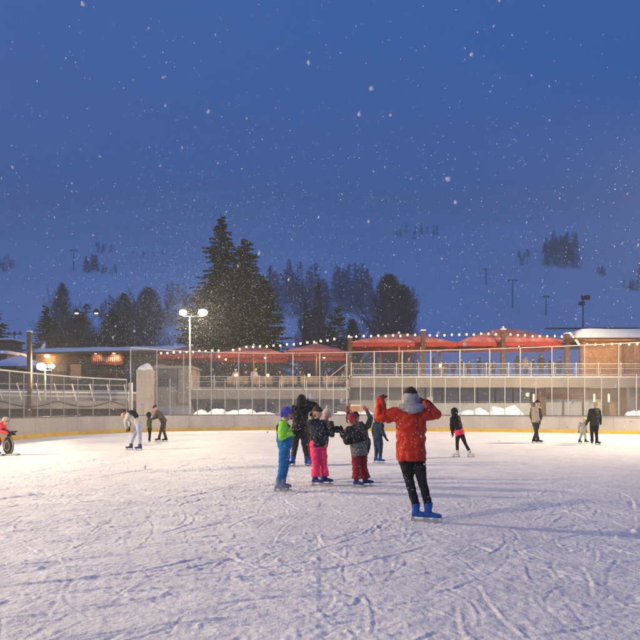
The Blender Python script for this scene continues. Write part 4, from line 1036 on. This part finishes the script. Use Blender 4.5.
    # skates
    for n_ in 'LR':
        an = J['an'+n_]; ft = Vector((*feet[0 if n_ == 'L' else 1], 0)).normalized(); sd_ = ft.cross(Vector((0,0,1))); z0 = .055 if blade else .0
        g_ = MB(); kk = max(k, .72)*boot
        kn_d = (J['kn'+n_]-an).normalized()
        c0 = Vector((an.x, an.y, z0)) 
        g_.loft([(c0-ft*.075*kk+Vector((0,0,.045*kk)), sd_*.036*kk, Vector((0,0,.045*kk))), (c0+Vector((0,0,.05*kk)), sd_*.042*kk, Vector((0,0,.05*kk))), (c0+ft*.09*kk+Vector((0,0,.040*kk)), sd_*.046*kk, Vector((0,0,.040*kk))), (c0+ft*.165*kk+Vector((0,0,.034*kk)), sd_*.040*kk, Vector((0,0,.032*kk))), (c0+ft*.195*kk+Vector((0,0,.03*kk)), sd_*.022*kk, Vector((0,0,.02*kk)))])
        g_.tube(c0+Vector((0,0,.04*kk))-ft*.01, an+kn_d*.06*kk, .050*kk, .066*kk, 14); g_.tube(an+kn_d*.05*kk, an+kn_d*.085*kk, .071*kk, .069*kk, 14)
        sk = put(remesh(g_, .010 if near else .015, 2, .004, 18), 'skate', col['skate'], r)
        lc = MB()
        for q in range(4):
            pc = c0+ft*(.135-.028*q)*kk+Vector((0,0,(.072+.013*q+.012*q*q*.5)*kk)); lc.box(pc, (.010, .062*kk, .006), Matrix(((ft.x, sd_.x, 0), (ft.y, sd_.y, 0), (0, 0, 1))))
        if near: lc.build('laces', M['lace'], sk)
        if blade:
            bl = MB(); a0 = c0-ft*.095*kk; a1 = c0+ft*.20*kk; rot = Matrix(((ft.x, sd_.x, 0), (ft.y, sd_.y, 0), (0, 0, 1)))
            m_ = (a0+a1)/2; L_ = (a1-a0).length
            bl.box((m_.x, m_.y, .012), (L_, .006, .024), rot)
            for q in (-.06, .12): p_ = c0+ft*q*kk; bl.box((p_.x, p_.y, .04), (.05*kk, .02, .04), rot)
            bl.build('blade', M['blade'], sk)
    if extra: extra(r, J)
    return r

BLK = cloth('black_fabric', (.006,.006,.008), (.018,.018,.022)); NAVY = cloth('navy_fabric', (.015,.022,.045), (.03,.045,.085))
REDJ = cloth('red_shell', (.40,.022,.010), (.52,.045,.014), .55); GREYW = cloth('grey_fleece', (.22,.22,.24), (.34,.34,.36))
BLUESK = cloth('blue_boot', (.012,.06,.28), (.02,.10,.40), .5)

# red-jacketed skater in front
def red_extra(r, J):
    # jacket back seams, as in the photo, and the phone held up in the right hand
    p = J['wrR']; 
    MB().box(p+Vector((-.075,.06,.00)), (.075,.012,.15), Matrix.Rotation(.5,3,'Y')).build('phone', M['black'], r, bevel=.004)
J = pose(1.75, 0, head=(-.20,.02,1.635), neck=(-.195,0,1.475), shL=(-.355,0,1.415), shR=(-.045,0,1.42), elL=(-.60,.02,1.385), wrL=(-.59,.12,1.60), elR=(.125,.06,1.42), wrR=(.035,.20,1.565),
         hipL=(-.285,0,.90), hipR=(-.115,0,.90), knL=(-.215,.03,.53), knR=(-.055,-.02,.54), anL=(-.115,.04,.165), anR=(.035,-.03,.18))
RM = person('skater in a bright red jacket seen from behind, both arms raised', 426, 521.5, J,
       dict(top=REDJ, legs=BLK, hat=GREYW, cap=cloth('dark_cap', (.03,.02,.02)), glove=cloth('maroon_glove', (.10,.012,.012), (.16,.02,.02)), skate=BLUESK), near=True, hat='hooddown', bulk=1.08, hem=.09, hemflare=1.03, legs=.86,
       feet=((.86,-.25),(.9,-.30)), curl=.9, boot=.86, handdir={'L':(.05,.8,.5),'R':(-.5,.6,.35)}, palm={'L':(.5,.6,-.5),'R':(-.3,-.2,-.9)}, sleeve=1.06, extra=red_extra)

# child in green jacket and blue bib trousers
def bib_extra(r, J):
    k = J['k']; hip = (J['hipL']+J['hipR'])/2; nk = J['neck']; m = MB()
    c = hip.lerp(nk, .30); s, f = J['s'], J['f']
    m.loft([(hip-Vector((0,0,.02)), s*.183*k, f*.148*k), (hip.lerp(nk,.28), s*.190*k, f*.166*k), (hip.lerp(nk,.50), s*.182*k, f*.166*k)])
    put(remesh(m, .012, 2, .008, 9), 'bib', cloth('blue_bib', (.01,.11,.30), (.02,.17,.42)), r)
    m = MB(); m.path([hip.lerp(nk,.5)-f*.15*k+s*.07*k, hip.lerp(nk,.8)-f*.155*k+s*.05*k, nk-f*.06*k+s*.09*k+Vector((0,0,.02)), hip.lerp(nk,.8)+f*.12*k+s*.12*k], .018, 6); m.build('strap', cloth('dark_strap', (.02,.03,.06)), r)
BLUEB = cloth('blue_bib', (.01,.11,.30), (.02,.17,.42))
J = pose(1.50, -80, head=(.09,1.385), neck=(.045,1.255), shL=(.05,.13,1.20), shR=(.03,-.13,1.20), elL=(.10,.16,.98), elR=(.01,-.17,.98), wrL=(.24,.10,1.03), wrR=(.20,-.12,1.04),
         hipL=(.06,.07,.79), hipR=(.06,-.07,.79), knL=(.07,.08,.43), knR=(.02,-.07,.43), anL=(.02,.09,.15), anR=(-.05,-.09,.15))
person('child in a lime green jacket and blue bib trousers with a violet-blue hat', 281.4, 490.8, J,
       dict(top=cloth('lime_shell', (.22,.62,.03), (.30,.74,.05)), legs=BLUEB, hat=cloth('violet_blue_hat', (.05,.05,.32), (.08,.08,.45)), glove=BLK, skate=cloth('pale_boot', (.30,.34,.42), (.1,.14,.3))), near=True, hat='earflap', bulk=.98, hem=-.10, legs=1.05,
       feet=((1,-.15),(.98,-.2)), head_dir=(.95,.0,-.05), extra=bib_extra)

# tall figure in black with the arms up
J = pose(1.84, 20, head=(.03,.02,1.69), neck=(.015,0,1.53), shL=(-.15,0,1.47), shR=(.16,.04,1.48), elL=(-.22,.16,1.27), elR=(.40,.10,1.545), wrL=(-.02,.26,1.55), wrR=(.20,.20,1.66),
         hipL=(-.10,0,.94), hipR=(.10,.0,.94), knL=(-.13,.03,.52), knR=(.13,.04,.52), anL=(-.19,.0,.15), anR=(.19,.03,.15))
person('tallest figure, hooded, all in black, hands at the face', 300, 465.8, J,
       dict(top=BLK, legs=cloth('black_trousers', (.014,.014,.018), (.03,.03,.035)), hat=BLK, glove=BLK, skate=BLUESK), near=True, hat='hood', bulk=1.12, legs=1.12, hem=.16, feet=((-.5,-.7),(.6,-.7)))
# child hidden behind in maroon trousers
J = pose(1.38, -60, head=(.11,1.26), neck=(.07,1.15))
person('half-hidden child in maroon trousers standing between the tall black figure and the pink trousers', 309, 464.6, J,
       dict(top=cloth('dark_maroon', (.05,.012,.02), (.09,.02,.03)), legs=cloth('maroon_snow', (.17,.012,.022), (.25,.02,.03)), hat=BLK, glove=BLK, skate=BLUESK), hat='beanie', legs=1.3, feet=((.6,-.7),(.8,-.5)))

# dark jacket, pink trousers, holding a camera out
def cam_extra(r, J):
    p = J['wrR']+Vector((.10,0,.0)); MB().box(p, (.12,.07,.075)).tube(p+Vector((.05,0,0)), p+Vector((.11,0,0)), .03,.03, 10).build('camera_body', M['black'], r, bevel=.006)
J = pose(1.52, -55, head=(-.05,1.405), neck=(-.075,1.27), shL=(.06,.05,1.20), shR=(-.17,-.05,1.20), elL=(.13,.10,.98), elR=(.03,-.20,.97), wrL=(.24,.05,1.07), wrR=(.26,-.10,1.055),
         hipL=(.03,.03,.80), hipR=(-.11,-.03,.80), knL=(.06,.05,.44), knR=(-.08,-.05,.44), anL=(.10,.06,.15), anR=(-.09,-.07,.15))
person('skater in a dark jacket and hot pink trousers reaching out with a small camera', 320, 484.8, J,
       dict(top=cloth('dark_navy_shell', (.012,.014,.026), (.03,.034,.055)), legs=cloth('hot_pink', (.80,.035,.13), (.92,.07,.20), .6), hat=cloth('dark_brown_hat', (.03,.022,.025), (.07,.05,.06)), glove=BLK, skate=cloth('dark_blue_boot', (.015,.025,.12), (.03,.05,.2))), near=True,
       hat='beanie', legs=1.28, hem=.06, bulk=1.06, feet=((.9,-.35),(.85,-.5)), head_dir=(.80,-.60,0), hair=(M['hair'], False), extra=cam_extra)
# child with pale hat behind the camera holder
J = pose(1.46, 150, head=(.14,1.36), neck=(.11,1.23), hipL=(.06,.77), hipR=(-.02,.77), knL=(.03,.42), knR=(-.05,.42), shL=(.22,1.17), shR=(-.02,1.17), elL=(.24,.95), elR=(-.03,.95), wrL=(.25,-.1,1.02), wrR=(0,-.1,.9), anL=(.03,.14), anR=(-.06,.14))
person('child with a pale knitted hat peeking out right behind the pink-trousered skater', 320, 481, J,
       dict(top=cloth('dark_green_shell', (.03,.035,.03), (.07,.07,.05)), legs=cloth('dark_trousers', (.03,.02,.03)), hat=cloth('pale_knit', (.46,.40,.36), (.6,.54,.48)), pompom=cloth('pale_knit', (.46,.40,.36)), glove=BLK, skate=BLUESK), hat='earflap', feet=((.2,-1),(-.2,-1)))

# red-hatted child, hand raised with a pointing finger
J = pose(1.40, 55, head=(-.165,1.275), neck=(-.13,1.15), shL=(-.22,-.07,1.08), shR=(-.03,.07,1.08), elL=(-.27,-.12,.86), wrL=(-.355,-.06,1.03), elR=(.09,.04,.84), wrR=(.02,.14,.72),
         hipL=(-.10,-.04,.72), hipR=(.03,.04,.72), knL=(-.09,-.06,.40), knR=(.04,.06,.40), anL=(-.09,-.09,.15), anR=(.10,.12,.15))
person('child with a dark red hat and baggy maroon trousers raising a gloved finger', 361, 487, J,
       dict(top=cloth('black_shell', (.012,.012,.014), (.028,.028,.032)), top2=cloth('charcoal_grey', (.07,.08,.085), (.13,.14,.145)), band=(-.16,.16), band_name='jacket_skirt', legs=cloth('maroon_snow', (.17,.012,.022), (.25,.02,.03)), hat=cloth('dark_red_knit', (.22,.012,.03), (.38,.03,.07)), glove=BLK, skate=cloth('dark_blue_boot', (.015,.025,.12))), near=True,
       hat='earflap', legs=1.38, hem=.16, bulk=1.2, hemflare=1.12, feet=((.75,-.5),(.85,.2)), head_dir=(-.85,.5,0), hair=(M['hairfair'], False), handdir={'L':(-.1,0,1)})

# person behind with both arms up
J = pose(1.42, 10, head=(-.13,1.29), neck=(-.05,1.18), shL=(-.10,0,1.10), shR=(.14,0,1.12), elL=(-.28,.05,1.22), elR=(.19,.03,1.28), wrL=(-.30,.05,1.40), wrR=(.11,.05,1.42),
         hipL=(-.02,0,.74), hipR=(.12,0,.74), knL=(-.06,.40), knR=(.04,.40), anL=(-.10,.15), anR=(-.01,.15))
person('person mostly hidden behind the red-hatted child, raising pink gloves', 362, 478, J,
       dict(top=cloth('dark_grey_shell', (.035,.037,.04), (.07,.07,.075)), legs=BLK, hat=BLK, glove=cloth('pink_glove', (.42,.06,.09), (.55,.12,.15)), skate=BLUESK), hat='beanie', legs=.9, bulk=.95, hem=.02, feet=((-.3,-1),(.3,-1)))

# navy child with blue skates
J = pose(1.31, -50, head=(.02,1.215), neck=(.0,1.09), wrR=(.20,-.1,.70), elR=(.12,-.12,.84))
person('child all in dark navy with bright blue skates left of the red jacket', 378, 463, J,
       dict(top=NAVY, legs=NAVY, hat=BLK, glove=BLK, skate=BLUESK), hat='hood', legs=1.15, feet=((.9,-.4),(.9,-.4)))

# girl with pink around the waist
J = pose(1.50, 45, head=(-.28,1.37), neck=(-.25,1.235), shL=(-.33,-.05,1.17), shR=(-.14,.05,1.17), elL=(-.36,-.05,.93), wrL=(-.32,.0,.74), elR=(-.10,.1,.93), wrR=(-.13,.15,.80),
         hipL=(-.15,0,.76), hipR=(-.06,0,.76), knL=(-.18,0,.44), knR=(.06,0,.43), anL=(-.17,0,.14), anR=(.21,0,.14))
person('girl in black hood with a bright pink band round her hips in mid stride', 463, 457, J,
       dict(top=BLK, top2=cloth('hot_coral', (.80,.04,.09), (.9,.07,.13)), band=(-.14,.11), band_name='waist_band', legs=BLK, hat=BLK, glove=BLK, skate=cloth('white_boot', (.6,.58,.55))), hat='hood', legs=.85, bulk=1.06, hem=.11, feet=((-.9,.2),(.7,-.5)))

# man by the far boards, dark and beige
J = pose(1.82, -60, head=(.08,1.70), neck=(.05,1.53), wrR=(.14,-.1,.95), knL=(.06,.5), knR=(-.02,.5))
person('man in dark beanie and beige-panelled dark jacket near the far boards', 536, 443, J,
       dict(top=cloth('olive_dark', (.04,.035,.03), (.09,.08,.06)), top2=cloth('beige_panel', (.38,.32,.24), (.5,.43,.32)), band=(-.05,.62), band_name='jacket_panel', legs=cloth('dark_trousers2', (.02,.02,.018), (.045,.045,.04)), hat=BLK, glove=BLK, skate=BLK), hat='beanie', feet=((.9,-.3),(.9,-.2)))
# small child in pale clothes
J = pose(1.07, -30, head=(.08,.98), neck=(.05,.87), hipL=(.0,.55), hipR=(.06,.55), knR=(.10,.30), knL=(-.05,.30), anL=(-.12,.12), anR=(.12,.12))
person('small child in pale snowsuit and yellowish hat beside the man in black', 582.6, 443.3, J,
       dict(top=cloth('pale_suit', (.34,.32,.28), (.48,.45,.40)), legs=cloth('pale_suit', (.34,.32,.28)), hat=cloth('yellow_hat', (.60,.52,.22), (.7,.62,.3)), glove=BLK, skate=BLK), hat='earflap', legs=1.15, feet=((.5,-.8),(.8,-.5)))
J = pose(1.74, 10, head=(.05,1.63), wrL=(-.28,.92), wrR=(.29,.1,.95))
person('man all in black with a yellow-green hat standing with his back turned, far right', 594.5, 444.6, J,
       dict(top=cloth('black_olive', (.02,.02,.016), (.045,.045,.035)), legs=BLK, hat=cloth('yellow_green_hat', (.34,.34,.06), (.5,.48,.12)), glove=BLK, skate=BLK), hat='beanie', bulk=1.08, feet=((-.4,-.9),(.5,-.9)))

# bent man on the left
J = pose(1.72, 80, head=(-.42,1.29), neck=(-.27,1.29), shL=(-.20,-.15,1.25), shR=(-.20,.15,1.25), elL=(-.28,-.18,1.0), elR=(-.26,.18,1.02), wrL=(-.27,-.08,.80), wrR=(-.22,.06,.82),
         hipL=(.14,-.09,.93), hipR=(.12,.09,.93), knL=(.20,-.10,.50), knR=(-.08,.10,.48), anL=(.20,-.10,.15), anR=(-.18,.10,.15))
def pack(r, J):
    m = MB(); h = (J['hipL']+J['hipR'])/2; n = J['neck']; a = h.lerp(n,.25)+Vector((.04,0,.13)); b = h.lerp(n,.9)+Vector((.03,0,.12)); m.loft([(a, Vector((0,.16,0)), Vector((.05,0,.07))), (a.lerp(b,.5)+Vector((.02,0,.05)), Vector((0,.17,0)), Vector((.06,0,.10))), (b, Vector((0,.15,0)), Vector((.04,0,.06)))])
    put(remesh(m, .015, 2, .01, 9), 'backpack', BLK, r)
person('person bending forward in light grey top and pale jeans with black backpack', 135, 450, J,
       dict(top=cloth('light_grey_top', (.36,.36,.34), (.48,.47,.45)), legs=cloth('pale_jeans', (.26,.30,.42), (.36,.40,.52)), hat=cloth('dark_hair_hat', (.04,.025,.02)), glove=BLK, skate=cloth('indigo_boot', (.05,.04,.12))), hat='beanie', hem=.0, feet=((-.95,-.1),(-.95,-.1)), head_dir=(-.8,0,-.6), extra=pack)
J = pose(1.28, -70); J2 = J
person('small dark-clad child facing the stooping adult by the left boards', 149.3, 442.2, J,
       dict(top=cloth('dark_green_shell', (.03,.035,.03)), top2=cloth('green_belt', (.10,.35,.05)), band=(-.04,.03), band_name='green_belt', legs=BLK, hat=BLK, glove=BLK, skate=BLK), hat='hood', feet=((.5,-.8),(.5,-.8)))
J = pose(1.72, 75, head=(-.30,1.48), neck=(-.20,1.37), shL=(-.14,-.15,1.30), shR=(-.14,.15,1.30), elL=(-.26,-.16,1.08), elR=(-.24,.15,1.08), wrL=(-.42,-.08,1.0), wrR=(-.42,.06,1.0),
         hipL=(.12,-.07,.90), hipR=(.10,.07,.90), knL=(.12,-.1,.5), knR=(-.04,.1,.5), anL=(.22,-.1,.15), anR=(-.14,.1,.15))
person('adult in mottled brown suit stooping over the small child by the left boards', 161.5, 441.4, J,
       dict(top=cloth('mottled_brown', (.03,.024,.02), (.14,.115,.09), scale=14), legs=cloth('brown_trousers', (.06,.045,.035), (.1,.08,.06)), hat=BLK, glove=BLK, skate=BLK), hat='beanie', hem=.05, feet=((-.9,-.2),(-.9,-.1)), head_dir=(-.85,-.1,-.5))
# skater with helmet at the left edge, with a skating aid
J = pose(1.45, -75, head=(.22,1.07), neck=(.12,1.02), shL=(.08,.13,.98), shR=(.06,-.14,.98), elL=(.12,.16,.78), elR=(.10,-.18,.78), wrL=(.32,.12,.71), wrR=(.32,-.12,.71),
         hipL=(-.16,.07,.74), hipR=(-.16,-.07,.74), knL=(-.02,.08,.42), knR=(-.10,-.08,.42), anL=(-.12,.1,.14), anR=(-.05,-.1,.14))
person('child in coral red jacket and grey helmet leaning on a black skating aid', -1, 455.6, J,
       dict(top=cloth('coral_red', (.78,.05,.07), (.85,.09,.10)), top2=BLK, band=(-.10,.35), band_name='vest', legs=cloth('magenta_trousers', (.40,.02,.10)), hat=cloth('grey_helmet', (.22,.20,.18), (.3,.27,.24), .4), glove=BLK, skate=cloth('indigo_boot', (.05,.04,.12))), near=True, hat='helmet', feet=((.95,-.2),(.95,-.2)), head_dir=(.95,-.1,-.3))
sa = thing('skating_aid', 'black oval skating aid with grab handles in front of the helmeted child', 'skating aid', ((9-320)/640*20.3, 20.3, 0))
m = MB(); m.loft([((0,0,.06),(.09,0,0),(0,.10,0)), ((0,0,.16),(.135,0,0),(0,.13,0)), ((0,0,.32),(.148,0,0),(0,.14,0)), ((0,0,.46),(.12,0,0),(0,.12,0)), ((0,0,.58),(.07,0,0),(0,.08,0))]); put(remesh(m, .015, 2), 'body', M['rubber'], sa)
rim = []
for i in range(25):
    t = 2*PI*i/24; rim.append(Vector((.15*math.sin(t), -.07, .32+.27*math.cos(t))))
MB().path(rim, .016, 6).build('rim', mat('grey_rim', (.22,.21,.2), .5), sa, True)
MB().path([Vector((.13*math.sin(2*PI*i/20)*.6, -.135, .30+.15*math.cos(2*PI*i/20))) for i in range(21)], .008, 6).build('belly_line', mat('grey_rim2', (.3,.3,.28), .5), sa)
MB().box((0,0,.66), (.10,.10,.18)).build('neck', M['rubber'], sa, bevel=.02); MB().tube((-.12,-.15,.74),(.20,-.15,.76), .022).tube((-.12,.15,.74),(.20,.15,.76), .022).box((.02,0,.74), (.26,.34,.05)).build('handle', M['rubber'], sa, bevel=.01)
for y in (-.1,.1): MB().box((.06,y,.025), (.5,.03,.05)).build('runner', mat('grey_runner', (.3,.3,.3), .4), sa, bevel=.01)

# guests on the terraces
def guest(label, u, Y, z0, h, th, c1, c2, hat='beanie', **ov):
    J = pose(h, th, **ov)
    person(label, u, 0, J, dict(top=c1, legs=BLK, hat=c2, skate=BLK), Y=Y, zb=z0, blade=False, hat=hat, group='guests on the terraces', feet=((0,-1),(0,-1)))
DK = cloth('guest_dark', (.016,.013,.013), (.04,.03,.028)); TN = cloth('guest_tan', (.20,.15,.10), (.28,.21,.14)); WH = cloth('guest_pale', (.42,.46,.55), (.52,.56,.65))
guest('left one of the pair under the wide parasol, in a dark hooded coat', 517, 51.6, ZT+.1, 1.74, 40, DK, DK, 'hood')
guest('right one of the pair under the wide parasol, in a tan jacket', 525.5, 51.9, ZT+.1, 1.72, 200, TN, DK)
guest('tallest upper-terrace guest standing alone near the pavilion', 541, 51.3, ZT+.1, 1.80, 170, DK, DK, 'hood')
guest('pale figure standing in for a blue hill gap, by the left lantern', 235.5, 52.8, 2.99, 1.72, 160, WH, WH)  # takes the place of blue hill seen through a gap
guest('pale blue figure standing in for a hill gap beside the parasol pole, lower terrace', 254, 52.2, 2.99, 1.74, 190, WH, WH, 'beanie', head=(.12,1.60))  # figure used where the hill shows blue between dark shapes
guest('guest in a pale coat near the stepped handrail, lower terrace', 343, 51.8, 2.99, 1.50, 100, WH, DK)
guest('dark guest low behind the upper railing between the two upper parasols', 453, 52.8, ZT+.1, 1.40, 170, DK, DK)
guest('low dark guest behind the upper railing just left of the second wooden post', 486, 52.6, ZT+.1, 1.36, 190, DK, DK, 'hood')
guest('dark guest half hidden behind the upper railing right of the first wooden post', 469, 52.4, ZT+.1, 1.42, 150, DK, DK)
guest('dark guest behind the upper railing under the middle of the first upper parasol', 401, 52.8, ZT+.1, 1.38, 150, DK, DK)

GL = [(361,'dark guest at the left end of the upper terrace, next to the thick brown post'),(371,'dark guest left of the thin back post under the first upper parasol'),(410,'dark guest just left of the first wooden post'),(417,'hooded guest squeezed against the first wooden post'),(432,'dark guest between the first wooden post and the thin back post'),(446,'dark guest right beside the lantern on the upper terrace'),(461,'hooded guest below the gap between the upper parasols'),(478,'dark guest third to the left of the second wooden post'),(494,'dark guest touching the second wooden post on its left'),(532,'low guest between the tan-jacketed one and the tallest guest'),(551,'dark guest right of the tallest guest'),(559,'last guest before the corner post of the pavilion')]
for i, (u, lab) in enumerate(GL):
    guest(lab, u+[0,.8,-1,.5,1.2,-.6,0,1,-.4,.6,-.8,.3][i]*1.2, 51.5+(i*37 % 11)*.22, ZT+.1, 1.42+.06*(i*7 % 5), (i*67) % 360, [DK, BLK, NAVY][i % 3], [DK, BLK, cloth('guest_red_hat', (.2,.03,.03))][i % 3], 'hood' if i % 3 == 1 else 'beanie')
for u, lab in ((246,'dark guest between the two pale figures under the left lower parasol'),(280,'dark guest near the middle lantern of the lower terrace'),(300,'dark guest left of the right lantern on the lower terrace'),(326,'dark guest right of the right lower parasol pole')):
    guest(lab, u, 52.6, 2.99, 1.6, u % 90, DK, BLK)
# ------------------------------------------------------------------ falling snow
def snowfall():
    rng = np.random.default_rng(23); ico = bmesh.new(); bmesh.ops.create_icosphere(ico, subdivisions=1, radius=1); iv = np.array([v.co[:] for v in ico.verts]); ifc = np.array([[v.index for v in f.verts] for f in ico.faces])
    ov = np.array([(1,0,0),(-1,0,0),(0,1,0),(0,-1,0),(0,0,1),(0,0,-1)], float); of = np.array([(0,2,4),(2,1,4),(1,3,4),(3,0,4),(2,0,5),(1,2,5),(3,1,5),(0,3,5)])
    V, F, n0 = [], [], 0
    def add(cs, rs, base, faces):
        nonlocal n0
        for c, r_ in zip(cs, rs):
            a = rng.uniform(0, 2*PI); v = base*np.array([r_*rng.uniform(.6,1.1), r_*rng.uniform(.6,1.1), r_*rng.uniform(.9,1.7)])
            v = v*rng.uniform(.6, 1.25, (len(v),1)); til = rng.normal(0, .3); v = v@np.array([[math.cos(til),0,math.sin(til)],[0,1,0],[-math.sin(til),0,math.cos(til)]])
            V.append(v+c); F.append(faces+n0); n0 += len(v)
    # near: large soft flakes
    n = 170; y = rng.uniform(.9, 5.5, n); x = rng.uniform(-.55, .55, n)*y; z = 1.5+rng.uniform(-.2,.66, n)*y
    add(np.stack([x,y,z],-1), rng.uniform(.0022,.0048, n), iv, ifc)
    n = 2700; y = 4.5+25*rng.random(n)**.6; x = rng.uniform(-.56,.56, n)*y; z = 1.5+rng.uniform(-.18,.66, n)*y; k = z > .05
    add(np.stack([x,y,z],-1)[k], rng.uniform(.004,.011, k.sum()), ov, of)
    n = 5500; y = 30+32*rng.random(n); x = rng.uniform(-.56,.56, n)*y; z = .1+17*rng.random(n)**1.1
    add(np.stack([x,y,z],-1), rng.uniform(.009,.022, n), ov, of)
    n = 9500; y = 34+28*rng.random(n); x = rng.normal(-8.5, 5.5, n)*y/46; z = np.clip(np.abs(rng.normal(6.5, 4.5, n)), .1, 20)  # flakes bunched toward the mast, where its light makes them show
    add(np.stack([x,y,z],-1), rng.uniform(.008,.020, n), ov, of)
    n = 1500; q = rng.normal(0, 1.3, (n,3)); x = P(193,0,46).x+q[:,0]; y = 46+q[:,1]; z = P(0,312,46).z+q[:,2]  # extra flakes packed round the lamp to stand in for its glare
    add(np.stack([x,y,z],-1), rng.uniform(.009,.022, n), ov, of)
    V = np.concatenate(V); Fm = [tuple(f) for blk in F for f in blk.tolist()]
    me = bpy.data.meshes.new('falling_snow'); me.from_pydata(V.tolist(), [], Fm); fm = mat('snowflake', (.85,.85,.88), .8, 0, 1, spec=.1); N_, L_ = fm.node_tree.nodes, fm.node_tree.links
    tr_ = N_.new('ShaderNodeBsdfTranslucent'); tr_.inputs[0].default_value = (.85,.85,.88,1); mx = N_.new('ShaderNodeMixShader'); mx.inputs[0].default_value = .5
    L_.new(N_['Principled BSDF'].outputs[0], mx.inputs[1]); L_.new(tr_.outputs[0], mx.inputs[2]); L_.new(mx.outputs[0], N_['Material Output'].inputs['Surface']); me.materials.append(fm)
    o = bpy.data.objects.new('falling_snow', me); C.objects.link(o); tag(o, 'white snowflakes falling everywhere in front of the sky and trees', 'falling snow', kind='stuff')
snowfall()

# ------------------------------------------------------------------ haze
HAZE = .0013
hz = MB().box((0, 330, 121), (1160, 740, 246)).build('haze', None)
hz.data.materials.clear(); m = bpy.data.materials.new('haze'); m.use_nodes = True; N = m.node_tree.nodes; N.remove(N['Principled BSDF'])
pvn = N.new('ShaderNodeVolumePrincipled'); pvn.inputs['Color'].default_value = (.82,.90,1,1); pvn.inputs['Density'].default_value = HAZE; pvn.inputs['Anisotropy'].default_value = .2
m.node_tree.links.new(pvn.outputs[0], N['Material Output'].inputs['Volume']); hz.data.materials.append(m); tag(hz, 'thin bluish snow haze filling the air', 'haze', kind='stuff')
